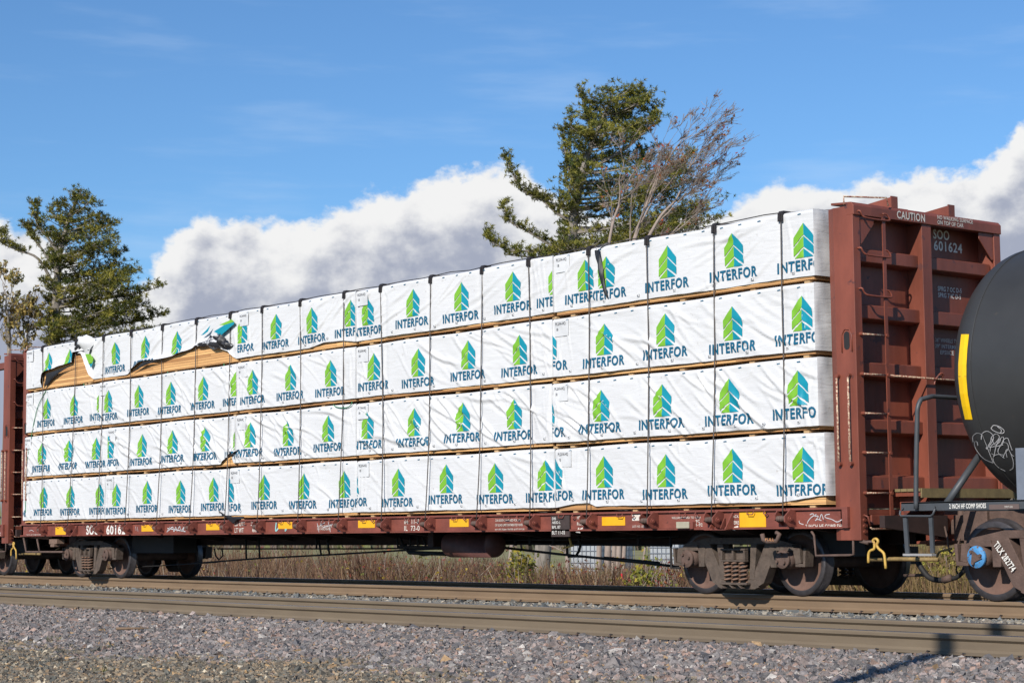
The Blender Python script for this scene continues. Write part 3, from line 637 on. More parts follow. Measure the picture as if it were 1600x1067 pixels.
# air reservoir, pipes, rods, hangers
b = MB(GRIME2); xa, xb = 13.12, 14.45; r = .20; pr = []
for k in range(9): a = k/8*PI/2; pr.append((xa+.14*(1-math.sin(a+.0001)) if 0 else xa+.14*(1-math.cos(PI/2-a)) if 0 else xa+.14-.14*math.cos(a), max(r*math.sin(a), .001)))
pr += [(xb-.14, r)]
for k in range(9): a = k/8*PI/2; pr.append((xb-.14+.14*math.sin(a), max(r*math.cos(a), .001)))
b.use(mat('dull_red_brown_tank', (.12, .045, .035), .6, var=.4, scale=7), True); b.lathe(pr, (0, .62, .655), 'x', 28); b.use(DARKRED, False); b.box((12.98, .35, .62), (13.12, .37, .86)); b.box((12.98, .37, .845), (13.3, .8, .86)); b.box((12.98, .36, .62), (13.0, .8, .86)); b.build('air_reservoir', car, ORG)
b = MB(DARK)
def rod(pts, Y=.9, r=.014): b.tube([W(x, y, Y=Y) for x, y in pts], r, 6)
rod([(340, 857), (560, 857), (740, 855)]); rod([(300, 880), (405, 872), (520, 866), (620, 860), (760, 853)], r=.016)
for (xa, ya, xb, yb) in ((384, 838, 385, 874), (404, 838, 406, 873), (494, 838, 495, 857), (497, 840, 502, 867), (511, 840, 515, 867), (513, 842, 513, 860), (620, 836, 622, 857), (625, 838, 632, 858), (641, 838, 641, 857), (653, 838, 653, 857), (660, 838, 667, 857)): rod([(xa, ya), (xb, yb)], r=.018)
rod([(632, 852), (640, 863), (700, 865)], r=.035); rod([(625, 854), (700, 856)], r=.03); rod([(640, 861), (660, 867), (700, 862)], r=.02)
rod([(780, 843), (880, 843), (1060, 838)], r=.014); rod([(780, 849), (1050, 852)], r=.016); rod([(785, 855), (870, 865), (960, 874), (1060, 885)], r=.02)
for xx in (805, 828, 865, 905, 998): rod([(xx, 836), (xx, 852)], r=.025)
rod([(886, 850), (886, 868)], r=.018); rod([(908, 846), (905, 860), (900, 868), (888, 869)], r=.02); rod([(1048, 840), (1049, 887), (1063, 887)], .35, r=.016)
rod([(945, 872), (1030, 880)], r=.03)
rod([(170, 888), (240, 884), (340, 878)], r=.012); rod([(335, 857), (337, 868), (342, 874), (348, 868), (347, 858)], .8, r=.014)
for t in range(8): pass
b.use(YPNT); b.tube([W(x, y, Y=.3) for x, y in ((890, 840), (893, 853))], .018, 6); b.tube([W(x, y, Y=.3) for x, y in ((880, 856), (896, 852))], .012, 6)
b.build('brake_rigging', car, ORG)
b = MB(DARK); b.box((W(235, 840, Y=1).x, .6, .5), (W(300, 840, Y=1).x, 1.1, .95)); b.build('brake_cylinder', car, ORG)
b = MB(DARK); b.box((W(1215, 840, Y=1).x-.1, .7, .5), (21.6, 1.0, .9)); b.build('brake_cylinder', car, ORG)
# sill steps and end fittings
b = MB(GRIME2)
b.tube([W(x, y, Y=.02) for x, y in ((1268, 830), (1272, 836), (1275, 868), (1328, 867), (1334, 866), (1333, 838), (1326, 832))], .016, 6); b.build('sill_step', car, ORG); b = MB(GRIME2)
b.tube([W(x, y, Y=.02) for x, y in ((37, 840), (41, 862), (98, 862))], .022, 6); b.tube([W(x, y, Y=.02) for x, y in ((58, 842), (62, 862))], .022, 6)
b.build('sill_step', car, ORG)
b = MB(GRIME2)
p = W(1190, 832, Y=.1); b.tube([W(x, y, Y=-.02) for x, y in ((1191, 834), (1193, 843), (1200, 846), (1214, 845), (1218, 834), (1213, 832))], .03, 8)
side_text(b, mat('worn_orange_lettering', (.55, .25, .1), .7), 'FULL', 1196, 840.5, 1210, 845, -.056); b.build('slack_adjuster_tag', car, ORG)
b = MB(mat('rust_light_box', (.22, .14, .1), .8, var=.4, scale=20)); p = W(82, 842, Y=.05); b.box((p.x-.1, .02, p.z-.1), (p.x+.25, .2, p.z)); b.box((p.x, .0, p.z-.16), (p.x+.17, .15, p.z-.1)); b.build('uncoupling_bracket', car, ORG, bevel=.01)
# end platform, striker, coupler
def end_gear(parent, org, xe, m=RED):
    b = MB(PLANK)
    for k in range(4): b.box((xe+.02+k*.10, .60, 1.275), (xe+.11+k*.10, 2.5, 1.31))
    b.use(PLANK); b.box((xe+.405, .62, 1.20), (xe+.425, 2.5, 1.312)); b.use(RED); b.box((xe, .62, 1.22), (xe+.403, 2.45, 1.27)); b.use(RED); b.prism([(xe+.0, 1.215), (xe+.38, 1.215), (xe, .93)], 'y', .72, .74); b.prism([(xe+.0, 1.215), (xe+.38, 1.215), (xe, .93)], 'y', 2.4, 2.42)
    b.build('end_platform', parent, org)
    b = MB(m); b.box((xe-.15, .2, .88), (xe, 2.64, 1.0)); b.build('end_sill', parent, org, bevel=.01)
    b = MB(GRIME2, RED)
    b.use(RED); b.prism([(xe, 1.06), (xe+.30, 1.06), (xe+.30, .95), (xe+.22, .68), (xe, .62)], 'y', 1.18, 1.66); b.prism([(xe, .64), (xe+.30, .68), (xe+.30, .70), (xe, .68)], 'y', 1.0, 1.84)
    b.prism([(xe+.02, 1.02), (xe+.06, 1.02), (xe+.25, .7), (xe+.2, .7)], 'y', 1.12, 1.17)
    b.use(GRIME2); b.box((xe+.0, 1.32, .76), (xe+.44, 1.50, .94))
    b.prism([(xe+.40, 1.22), (xe+.44, 1.2), (xe+.58, 1.16), (xe+.74, 1.22), (xe+.76, 1.32), (xe+.62, 1.40), (xe+.66, 1.5), (xe+.70, 1.62), (xe+.6, 1.66), (xe+.44, 1.58)], 'z', .68, .99)
    b.box((xe+.44, 1.32, .99), (xe+.56, 1.45, 1.04)); b.tube([(xe+.5, 1.25, .66), (xe+.5, 1.25, 1.05)], .045, 8)
    b.build('coupler', parent, org, bevel=.015)
end_gear(car, ORG, XE)
b = MB(YPNT)
b.tube(smooth_path([W(x, y, Y=.05) for x, y in ((1357, 879), (1357, 866), (1360, 860), (1366, 857), (1366, 848), (1364, 845), (1366, 842), (1370, 842), (1372, 846), (1370, 851), (1373, 857), (1379, 862), (1382, 868), (1384, 888))], 3), .017, 7)
b.use(mat('brown_yellow_bar', (.3, .2, .075), .7, var=.5, scale=12)); b.tube([W(x, y, Y=.35) for x, y in ((1360, 874), (1400, 873), (1466, 874))], .026, 6); b.tube(smooth_path([W(x, y, Y=.9) for x, y in ((1464, 870), (1468, 862), (1478, 859), (1487, 857))], 3), .014, 6)
b.use(GRIME2); b.tube([W(x, y, Y=.05) for x, y in ((1345, 842), (1352, 846), (1366, 846))], .016, 6); b.tube([W(x, y, Y=.05) for x, y in ((1346, 820), (1346, 846), (1357, 848))], .028, 6)
b.build('uncoupling_lever', car, ORG)
# cables with corner protectors
TOPZ = 4.755
for i, xb in enumerate(WX):
    kt = {0: 67.5, 1: 120, 2: 163, 3: 206, 4: 255, 5: 308, 6: 361, 7: 411, 8: 470.5, 9: 539, 10: 596, 11: 674, 12: 754.5, 13: 827, 14: 921, 15: 1012, 16: 1117, 17: 1221}[i]
    xt = W(kt, 548-.179*(kt-45), Y=-.01).x; b = MB(CABLE); pts = []
    for k in range(13):
        t = k/12; pts.append((xb+(xt-xb)*t+.006*math.sin(t*9+i), -.085*(1-t)**3-.028, .985+(TOPZ-.985)*t))
    b.tube(pts, .0085, 6)
    r = random.uniform(.5, 1.1)*(1 if random.random() < .8 else -1)
    b.tube([(xt, -.024, TOPZ-.02), (xt, .02, TOPZ+.022), (xt+.35*r, .35, TOPZ+.05), (xt+r, 1.3, 4.88)], .009, 6)
    cb = b.build('tie_down_cable', car, ORG)
    b = MB(PLAST); b.prism([(-.045, 4.665), (-.03, 4.665), (-.022, 4.745), (.0, 4.775), (.12, 4.785), (.12, 4.80), (-.01, 4.80), (-.04, 4.77)], 'x', xt-.038, xt+.038)
    b.box((xt-.012, -.052, 4.67), (xt+.012, -.045, 4.76)); b.build('corner_protector', cb, ORG)
# chain lying over the load
b = MB(DARK)
for i in range(17):
    xa, xb = WX[i], WX[i+1]; b.tube([(xa, .06, 4.79), (xa+(xb-xa)*.3, .12, 4.80+random.uniform(0, .02)), (xa+(xb-xa)*.6, .2, 4.805+random.uniform(0, .03)), (xb, .06, 4.79)], .007, 5)
b.build('top_cable', car, ORG)

# neighbouring flatcar at the left edge: a copy of the car body
nb = copy_tree(car); nb.location = (10.6-(XE+1.66), 1.42, 0)
nb['label'] = 'second red bulkhead flatcar, only its end and wheels seen at the left edge'
for c in list(kids(nb)):
    if c.name.split('.')[0] in ('reflector_plate', 'data_plate', 'tag_box', 'small_placard', 'tie_down_cable', 'top_cable', 'brake_rigging', 'lip_hook', 'stake_ring'):
        for g in kids(c): bpy.data.objects.remove(g)
        bpy.data.objects.remove(c)
nb['group'] = 'red bulkhead flatcars'; car['group'] = 'red bulkhead flatcars'

# ------------------------------------------------------------------ lumber bundles
TZ = [(3.875, 4.765), (2.955, 3.855), (2.03, 2.935), (1.115, 2.01)]
JX = [[-.83, 2.22, 7.83, 11.55, 16.54, 21.54], [-.83, 2.52, 7.81, 11.54, 16.51, 21.53], [-.86, 2.92, 7.77, 11.54, 16.49, 21.56], [-.9, 2.83, 7.54, 11.57, 16.54, 21.64]]
LG = [
 [(.26, 0), (1.2, 0), (3.2, 1), (4.43, 1), (5.64, 1), (6.85, 1), (7.98, 2), (9.13, 2), (10.27, 2), (11.4, 2), (11.89, 3), (13.13, 3), (14.38, 3), (15.63, 3), (16.62, 3), (17.24, 4), (17.69, 4.5), (18.92, 4), (20.15, 4), (21.36, 4)],
 [(.17, 0), (1.43, 0), (2.6, 0), (2.95, 1), (4.19, 1), (5.41, 1), (6.64, 1), (7.8, 1), (8.37, 2), (9.6, 2), (10.81, 2), (12.05, 3), (13.27, 3), (14.53, 3), (15.77, 3), (16.43, 4), (17.63, 4), (18.87, 4), (20.12, 4), (21.31, 4)],
 [(-.02, 0), (1.22, 0), (2.43, 0), (3.0, 1), (4.33, 1), (5.54, 1), (6.74, 1), (7.87, 1), (8.27, 2), (9.5, 2), (10.74, 2), (11.87, 3), (13.16, 3), (14.39, 3), (15.62, 3), (16.38, 4), (17.56, 4), (18.78, 4), (20.03, 4), (21.24, 4)],
 [(-1.15, 0), (.1, 0), (1.36, 0), (2.61, 0), (3.31, 1), (4.57, 1), (5.82, 1), (7.02, 1), (7.54, 2), (8.74, 2), (9.98, 2), (11.2, 2), (11.46, 3), (12.73, 3), (13.98, 3), (15.18, 3), (16.34, 3), (16.54, 4), (17.58, 4), (18.82, 4), (20.07, 4), (21.27, 4)]]
def grid_poly(pts, nx=8, ny=12):
    bm = bmesh.new(); bm.faces.new([bm.verts.new((x, y, 0)) for x, y in pts])
    x0 = min(p[0] for p in pts); x1 = max(p[0] for p in pts); y0 = min(p[1] for p in pts); y1 = max(p[1] for p in pts)
    for i in range(1, nx): bmesh.ops.bisect_plane(bm, geom=bm.verts[:]+bm.edges[:]+bm.faces[:], plane_co=(x0+(x1-x0)*i/nx, 0, 0), plane_no=(1, 0, 0))
    for i in range(1, ny): bmesh.ops.bisect_plane(bm, geom=bm.verts[:]+bm.edges[:]+bm.faces[:], plane_co=(0, y0+(y1-y0)*i/ny, 0), plane_no=(0, 1, 0))
    bm.verts.index_update(); bm.normal_update()
    r = ([(v.co.x, v.co.y) for v in bm.verts], [tuple(v.index for v in (f.verts if f.normal.z > 0 else list(f.verts)[::-1])) for f in bm.faces]); bm.free(); return r
# mark: a leafy arrow split down the middle; left half lime, right half teal, pale diagonal veins
Wd, Ht = .172, .432
def halfmark(s):
    def q(x, y): return (s*x*Wd, y*Ht)
    a = [q(0.0, 1.0), q(0, .66), q(1, .345), q(1, .60)]
    c = [q(0, .62), q(0, .31), q(1, 0.06), q(1, .295)]
    d = [q(0, .265), q(0, 0), q(.92, 0.0)]
    return [a, c, d]
MARK = [(LIME, grid_poly(p, 5, 6)) for p in halfmark(-1)]+[(TEAL, grid_poly(p, 5, 6)) for p in halfmark(1)]
TXT = text_geo('INTERFOR', .036, (34, 5))
tw = 'topmost tier|second tier from the top|third tier from the top|bottom tier'.split('|')
cw = 'at the left end|second from the left|in the middle|second from the right|right end beside the bulkhead'.split('|')
SPEC = {(0, 0): 'white lumber bundle torn open with boards showing, topmost tier at the left end', (0, 1): 'white lumber bundle with long ripped hem, topmost tier second from the left',
        (0, 4): 'white lumber bundle with a black fold hanging down, topmost tier at right end', (3, 1): 'white lumber bundle with black flap at its lower edge, bottom tier second from left'}
def fold_field(t, c, x0, x1, z0, z1):
    rn = np.random.RandomState(100+t*10+c); L_ = x1-x0; F = []
    base = [28, -30, -32, -35][t]; nn = int([26, 30, 42, 20][t]*L_/5); am = [.010, .011, .020, .0075][t]
    if t == 3 and c in (0, 4): am = .009
    for k in range(nn):
        F.append((rn.uniform(x0, x1), rn.uniform(z0, z1), math.radians(base+rn.normal(0, 10)), rn.uniform(.2, .9), rn.uniform(.016, .04), am*rn.uniform(.4, 1.5)))
    for k in range(int(L_*2)): F.append((rn.uniform(x0, x1), rn.choice([z0+.1, z1-.08]), math.radians(rn.uniform(-80, 80)), rn.uniform(.08, .25), rn.uniform(.012, .022), .009*rn.uniform(.5, 1.3)))
    for k in range(5):   # creases gathered at the ends of each pack
        for xe in (x0+.15, x1-.2): F.append((xe+rn.normal(0, .12), rn.uniform(z0+.2, z1-.1), math.radians(90+rn.normal(0, 14)), rn.uniform(.15, .45), rn.uniform(.01, .025), .011*rn.uniform(.5, 1.3)))
    ph = rn.uniform(0, 6, 6)
    def d(X, Z):
        r = .010*np.sin(X*1.7+ph[0])*np.sin(Z*3+ph[1])+.006*np.sin(X*4.3+ph[2]+Z*2.5)+.003*np.sin(X*11+ph[3]-Z*13)*np.sin(X*3.1+ph[4])
        for (fx, fz, an, ln, wd, a) in F:
            ca, sa = math.cos(an), math.sin(an); du = (X-fx)*ca+(Z-fz)*sa; dv = -(X-fx)*sa+(Z-fz)*ca+.04*np.sin(du*4+fx)
            r = r+a*np.exp(-(dv/wd)**2-(du/ln)**2*1.2)-.4*a*np.exp(-((dv+wd*1.8)/wd)**2-(du/ln)**2*1.2)
        # the cloth is pinned at the staples near its hem and pulled in under each cable
        for sx in WX: r = r-.010*np.exp(-((X-sx)/.05)**2)
        return r
    return d
HEM0 = [W(x, y, Y=.02) for x, y in ((46, 612), (67, 606), (72, 583), (82, 578), (95, 573), (108, 569), (117, 566), (119, 551), (124, 550))]
HEM1 = [W(x, y, Y=.02) for x, y in ((132, 552), (139, 572), (146, 588), (152, 598), (160, 600), (175, 596), (190, 590), (203, 584), (210, 576), (222, 566), (235, 563), (251, 562), (262, 560), (275, 556), (290, 550), (305, 545), (312, 540), (325, 538), (338, 546), (350, 545), (361, 549), (368, 558), (377, 563))]
def hem_of(t, c, X, z0):
    base = z0+.062+.004*np.sin(X*3.1+t)+.0015*np.sin(X*17+c)
    if t == 0 and c == 0: return np.maximum(np.interp(X, [p.x for p in HEM0], [p.z for p in HEM0]), base)
    if t == 0 and c == 1: return np.maximum(np.interp(X, [p.x for p in HEM1], [p.z for p in HEM1]), base)
    if t == 2 and c == 1: return base+np.interp(X, [7.25, 7.45, 7.62, 7.7], [0, .1, .22, 0])
    if t == 3 and c == 4: return base+np.interp(X, [16.55, 16.7, 17.0, 17.25, 17.4, 20.9, 21.1, 21.35, 21.5], [.0, .02, .05, .05, 0, 0, .02, .04, .06])
    if t == 0 and c == 2: return base+np.interp(X, [10.2, 10.6, 11.2, 11.5], [0, .05, .04, 0])
    return base
bundles = {}
for t in range(4):
    z0, z1 = TZ[t]
    for c in range(5):
        x0, x1 = JX[t][c]+.012, JX[t][c+1]-.012
        if t == 0 and c == 1: x0 = W(128, 548, Y=.02).x
        if t == 0 and c == 0: x1 = 2.18
        lab = SPEC.get((t, c), f'white wrapped lumber bundle, {tw[t]}, {cw[c]}')
        root = thing('lumber_bundle', lab, 'lumber bundle', ((x0+x1)/2, .65, z0), 'white wrapped lumber bundles stacked on the flatcar'); org = tuple(root.location); bundles[(t, c)] = root
        D = fold_field(t, c, x0, x1, z0, z1); Yf = -.018+.008*math.sin(c*2.1+t*1.3)
        nx = int((x1-x0)/.022); nz = 40
        xs = np.linspace(x0, x1, nx+1); v = np.linspace(0, 1, nz+1)
        X, Vv = np.meshgrid(xs, v); H = hem_of(t, c, X, z0); ztop = z1-.035+.008*np.sin(X*2.3+c)
        Zg = H+(ztop-H)*Vv
        def surf(Xa, Za):
            fade = np.clip((z1-.02-Za)/.08, 0, 1)*np.clip((Xa-x0)/.04+.2, 0, 1)*np.clip((x1-Xa)/.04+.2, 0, 1)
            bulge = 0.0
            Hh = hem_of(t, c, Xa, z0)
            if t == 0 and c < 2: bulge = .055*np.exp(-np.clip(Za-Hh, 0, 1)/.06)*np.clip((Hh-z0-.07)/.1, 0, 1)*(1+.25*np.sin(Xa*9))
            return np.minimum(Yf-D(Xa, Za)*fade, .008)-bulge
        Yg = surf(X, Zg)
        rows = [np.stack([X[i], Yg[i], Zg[i]], -1) for i in range(nz+1)]
        def onsheet(PX, PZ):
            u = np.clip((PX-x0)/(x1-x0)*nx, 0, nx-1e-6); iu = u.astype(int); fu = u-iu; hb = np.interp(PX, xs, H[0]); ht = np.interp(PX, xs, ztop[0]); vv = np.clip((PZ-hb)/(ht-hb)*nz, 0, nz-1e-6); iv = vv.astype(int); fv = vv-iv
            return np.minimum(Yg[iv, iu]*(1-fu)*(1-fv)+Yg[iv, iu+1]*fu*(1-fv)+Yg[iv+1, iu]*(1-fu)*fv+Yg[iv+1, iu+1]*fu*fv, 9)
        yt = Yg[-1]
        for (dy, dz) in ((.01, .018), (.03, .03), (.09, .035)): rows.append(np.stack([xs, yt+dy, ztop[-1]+dz], -1))
        sag = .012*np.sin(xs*5.09+1.5)+.008*np.sin(xs*9+c)
        rows.append(np.stack([xs, yt*0+.45, z1+.008+sag], -1)); rows.append(np.stack([xs, yt*0+1.28, z1+.005+0*xs], -1)); rows.append(np.stack([xs, yt*0+1.29, z0+.06+0*xs], -1))
        A = np.stack(rows); nr = len(rows)
        if c < 5:   # turned end sheets: shrink ends inwards
            pass
        m = MB(WRAP); m.smooth = True
        m.add(A.reshape(-1, 3).tolist(), [(j*(nx+1)+i, j*(nx+1)+i+1, (j+1)*(nx+1)+i+1, (j+1)*(nx+1)+i) for j in range(nr-1) for i in range(nx)])
        for xe, sg in ((x0, -1), (x1, 1)):         # end sheets, creased
            ys = np.linspace(0, 1, 16); zs = np.linspace(0, 1, 18); vs = []
            Hh = float(hem_of(t, c, np.array([xe]), z0)[0]); y00 = float(Yg[nz//2, 0 if sg < 0 else -1])
            for zq in zs:
                for yq in ys:
                    zz = Hh+(z1-.005-Hh)*zq; ye = float(np.interp(zz, Zg[:, 0 if sg < 0 else -1], Yg[:, 0 if sg < 0 else -1]))
                    cr = (.006*math.sin(yq*23+zq*6+c)+.006*math.sin(yq*9-zq*8+t))*min(1, zq*4)
                    vs.append((xe+sg*(.012+cr*.8)*min(1, yq*8), ye+(1.28-ye)*yq**1.5, zz))
            fs = [(j*16+i, j*16+i+1, (j+1)*16+i+1, (j+1)*16+i) for j in range(17) for i in range(15)]
            if sg < 0: fs = [f[::-1] for f in fs]
            m.add(vs, fs)
        # printed marks and lettering follow the cloth
        for (lx, cc) in LG[t]:
            if int(cc) != c: continue
            jz = .013*math.sin(lx*7.3+t*2); zb = z0+.31+jz; lo, hi = x0+.002, x1-.002
            if cc == 4.5: lo = 17.45
            if t == 0 and cc == 4 and lx == 17.24: hi = 17.44
            if t == 0 and lx == 16.62: hi = 16.53
            sk = .0
            parts = list(MARK)
            for (mm, (pv, pf)) in parts:
                P = np.array(pv); PX = lx+P[:, 0]; PZ = zb+P[:, 1]
                PX2 = np.clip(PX, lo, hi); PZ2 = np.maximum(PZ, hem_of(t, c, PX2, z0)+.001)
                if PX.min() > hi or PX.max() < lo or (t == 0 and c == 1 and 6.6 < lx < 7.1): continue
                m.use(mm, True); m.add(np.stack([PX2, onsheet(PX2, PZ2)-.0075, PZ2], -1).tolist(), pf)
            pv, pf = TXT; P = np.array(pv); PX = lx-.02-.43+P[:, 0]*.86; PZ = z0+.145+jz+P[:, 1]*.14
            if PX.min() > hi or PX.max() < lo: continue
            PX2 = np.clip(PX, lo, hi); hz = hem_of(t, c, PX2, z0)
            if (PZ < hz-.02).mean() > .7: continue
            PZ2 = np.maximum(PZ, hz+.001); m.use(NAVY, True); m.add(np.stack([PX2, onsheet(PX2, PZ2)-.0075, PZ2], -1).tolist(), pf)
        # printed ticks along the top edge, staple tabs near the hem, paper label
        m.use(NAVY, False); q = x0+.3
        while q < x1-.1:
            zq = z1-.055; yq = float(surf(np.array([q]), np.array([zq]))[0])-.006; m.add([(q, yq, zq), (q+.055, yq, zq+.004), (q+.05, yq, zq+.018), (q-.004, yq, zq+.012)], [(0, 1, 2, 3)]); q += .34
        q = x0+.35
        while q < x1-.15:
            zq = float(hem_of(t, c, np.array([q]), z0)[0])+.045; yq = float(surf(np.array([q]), np.array([zq]))[0])
            if zq < z0+.2:
                m.use(LABELM); m.box((q, yq-.014, zq), (q+.045, yq-.006, zq+.04)); m.use(INK); m.box((q+.012, yq-.017, zq+.008), (q+.03, yq-.0145, zq+.022))
            q += .61+.1*math.sin(q*9)
        lx0 = x0+.05; lz = z1-.27; yy = min(float(surf(np.array([lx0+k*.1]), np.array([lz+.2]))[0]) for k in range(4))-.006
        m.use(LABELM); m.box((lx0, yy-.001, lz), (lx0+.30, yy, lz+.22)); put_text(m, INK, 'PL2X4-HQ', (lx0+.02, yy-.001, lz+.15), (1, 0, 0), (0, 0, 1), .22, .05, .0); put_text(m, INK, '18', (lx0+.04, yy-.001, lz+.08), (1, 0, 0), (0, 0, 1), .04, .04, .0)
        m.build('wrap', root, org)
        m = MB(LUM); m.box((max(x0, JX[t][c])+.03, .014, z0+.02), (x1-.03 if not (t == 0 and c == 0) else x1+.0, 1.24, z1-.03)); m.build('board_stack', root, org)
        q = x0+.35; dm = MB(WOODD); dm.box((-.045, -.62, -.017), (.045, .62, .016)); dme = dm.mesh('dunnage_strip')
        while q < x1:
            o = bpy.data.objects.new('dunnage_strip', dme); C.objects.link(o); o.parent = root; o.location = (q-org[0], .0+.02*math.sin(q*5), -.004); q += 1.15+.2*math.sin(q*3)
# torn pieces of wrap
def flap(name, root, rows, front, back, th=.004):
    m = MB(front, back); org = tuple(root.location); rows = [[Vector(p) for p in r] for r in rows]; n = len(rows[0])
    f = [p for r in rows for p in r]; g = [p+Vector((0, .006, 0)) for p in f]; k = len(rows)
    F_ = [(j*n+i, j*n+i+1, (j+1)*n+i+1, (j+1)*n+i) for j in range(k-1) for i in range(n-1)]
    na = (rows[0][-1]-rows[0][0]).cross(rows[-1][0]-rows[0][0])
    if na.y > 0: F_ = [q[::-1] for q in F_]
    m.smooth = True; m.add(f, F_); m.use(back, True); m.add(g, [q[::-1] for q in F_]); return m.build(name, root, org)
def quadflap(root, corners, front, back, bulge=.06, n=10, name='torn_flap', wob=.02):
    (a, b_, c_, d_) = [W(x, y, Y=yy) for x, y, yy in corners]; rows = []
    for j in range(n+1):
        s = j/n; r = []
        for i in range(n+1):
            u = i/n; p = (a*(1-u)+b_*u)*(1-s)+(d_*(1-u)+c_*u)*s
            p = p+Vector((0, -bulge*math.sin(PI*u)*math.sin(PI*s)-wob*math.sin(u*7+s*11), wob*.4*math.sin(u*9+s*4))); r.append(p)
        rows.append(r)
    return flap(name, root, rows, front, back)
B0, B1 = bundles[(0, 0)], bundles[(0, 1)]
quadflap(B0, [(69, 606, -.03), (72, 584, -.075), (117, 569, -.08), (93, 580, -.06)], BLKW, BLKW, .01, wob=.004)
quadflap(B0, [(117, 546, -.05), (120, 536, -.06), (129, 544, -.05), (120, 557, .02)], BLKW, BLKW, .03)
quadflap(B1, [(121, 527, -.02), (136, 523, -.04), (152, 530, .02), (136, 556, -.08)], WRAP, BLKW, .16)
quadflap(B1, [(205, 583, -.03), (224, 565, -.08), (252, 562, -.08), (228, 569, -.06)], BLKW, BLKW, .01, wob=.004)
CRUM = mat('crumpled_wrap_underside', (.55, .55, .56), .5, scale=5, col2=(.03, .03, .035), stretch=(1, 1, 2.5), ramp=(.44, .5))
quadflap(B1, [(307, 541, -.06), (330, 524, -.13), (362, 538, -.08), (352, 546, -.04)], CRUM, BLKW, .08, wob=.03)
quadflap(B1, [(333, 527, -.15), (345, 521, -.12), (361, 541, -.07), (352, 547, -.06)], BLKW, BLKW, .07, wob=.03)
side = MB(TEAL)   # stray folded print on the flap region
def stray(pts, mm): side.use(mm); side.add([W(x, y, Y=-.075) for x, y in pts], [tuple(range(len(pts)))[::-1]])
stray([(334, 518), (350, 508), (366, 502), (366, 506), (345, 524)], TEAL); stray([(342, 508), (362, 499), (366, 503), (350, 508)], LIME); stray([(314, 524), (322, 516), (329, 508), (325, 518), (318, 523)], TEAL)
side.build('folded_print', B1, tuple(B1.location)); side = MB(TEAL)
stray([(133, 553), (141, 553), (146, 560), (144, 568), (139, 569)], LIME); stray([(139, 568), (146, 565), (142, 575)], TEAL)
side.build('folded_print', B1, tuple(B1.location))
quadflap(bundles[(2, 1)], [(355, 717, -.03), (357, 713, -.06), (371, 702, -.05), (371, 707, -.02)], BLKW, BLKW, .02)
quadflap(bundles[(3, 1)], [(341, 796, -.04), (347, 806, -.06), (381, 807, -.06), (363, 817, -.07)], BLKW, BLKW, .03, wob=.015)
quadflap(bundles[(0, 4)], [(929, 392, -.04), (936, 389, -.06), (949, 467, -.05), (942, 455, -.04)], BLKW, BLKW, .03, wob=.01)
quadflap(bundles[(0, 4)], [(934, 384, .1), (952, 379, .1), (950, 384, .02), (932, 392, -.03)], BLKW, BLKW, .02)
g = MB(GREENS); g.tube(smooth_path([W(x, y, Y=-.02) for x, y in ((72, 610), (60, 633), (53, 660), (46, 700), (40, 735), (40, 800))], 4), .008, 5)
for xx, ya, yb in ((131, 560, 603), (262, 562, 585), (350, 548, 571)): g.tube([W(xx, ya, Y=.03), W(xx, yb, Y=.03)], .009, 5)
g.tube(smooth_path([W(x, y, Y=-.04) for x, y in ((521, 632), (526, 636), (540, 637), (548, 633), (550, 627))], 4), .008, 5)
tag(g.build('loose_strap'), 'loose green plastic strapping hanging down the left end of the load', 'strap')

# ------------------------------------------------------------------ tank car
TC, TR, TX0, TA = (1.42, 2.6), 1.5, 23.15, .72
TORG = (26.0, 1.42, 0)
tank = thing('tank_car', 'black tank railcar at the right edge with a yellow strip and white scrawl', 'railcar', TORG)
def tank_hit(x, y):
    d = (W(x, y, Y=10)-CAM).normalized()
    for kind in (0, 1):
        ax = TR/TA if kind == 0 else 0
        ox, oy, oz = (CAM.x-(TX0+TA))*ax, CAM.y-TC[0], CAM.z-TC[1]; dx = d.x*ax
        A_ = dx*dx+d.y**2+d.z**2; B_ = 2*(ox*dx+oy*d.y+oz*d.z); C_ = ox*ox+oy*oy+oz*oz-TR*TR; q = B_*B_-4*A_*C_
        if q < 0: continue
        P = CAM+d*((-B_-math.sqrt(q))/(2*A_))
        if (kind == 0 and P.x <= TX0+TA) or (kind == 1 and P.x > TX0+TA):
            n = Vector((0 if kind else (P.x-TX0-TA)*ax*ax, P.y-TC[0], P.z-TC[1])).normalized(); return P, n
    return None, None
b = MB(TANKB); b.smooth = True; pr = []
for k in range(17): a = k/16*PI/2; pr.append((TX0+TA-TA*math.cos(a), max(TR*math.sin(a), .001)))
pr += [(TX0+TA+.9, TR), (38, TR), (38.001, .01)]
b.lathe(pr, (0, TC[0], TC[1]), 'x', 96)
for xs_ in (TX0+TA+.03, TX0+TA+2.6): b.tube([(xs_, TC[0]+1.503*math.cos(a), TC[1]+1.503*math.sin(a)) for a in np.linspace(0, 2*PI, 97)], .007, 5, False)
tk = b.build('tank_shell', tank, TORG)
b = MB(YEL2); vs = []
LE = [(1502.5, 522.5), (1500, 545), (1498, 570), (1498, 590), (1500.5, 615), (1504, 635), (1508.5, 655)]; RE = [(1514.5, 522.5), (1512, 545), (1510.5, 570), (1510.5, 590), (1512.5, 615), (1516, 635), (1520, 655)]
for (l, r) in zip(LE, RE):
    for k in range(3):
        P, n = tank_hit(l[0]+(r[0]-l[0])*k/2, l[1]+(r[1]-l[1])*k/2); vs.append(P+n*.006)
b.add(vs, [(j*3+i, j*3+i+1, j*3+i+4, j*3+i+3) for j in range(6) for i in range(2)])
b.use(TANKB); P, n = tank_hit(1498.5, 588); Q, _ = tank_hit(1510.5, 588); ribbon(b, TANKB, [P+n*.004, Q+n*.004], .005, n); b.build('reflector_strip', tank, TORG)
def g5(*p): return [(1280+u/5, 660+v/5) for u, v in p]
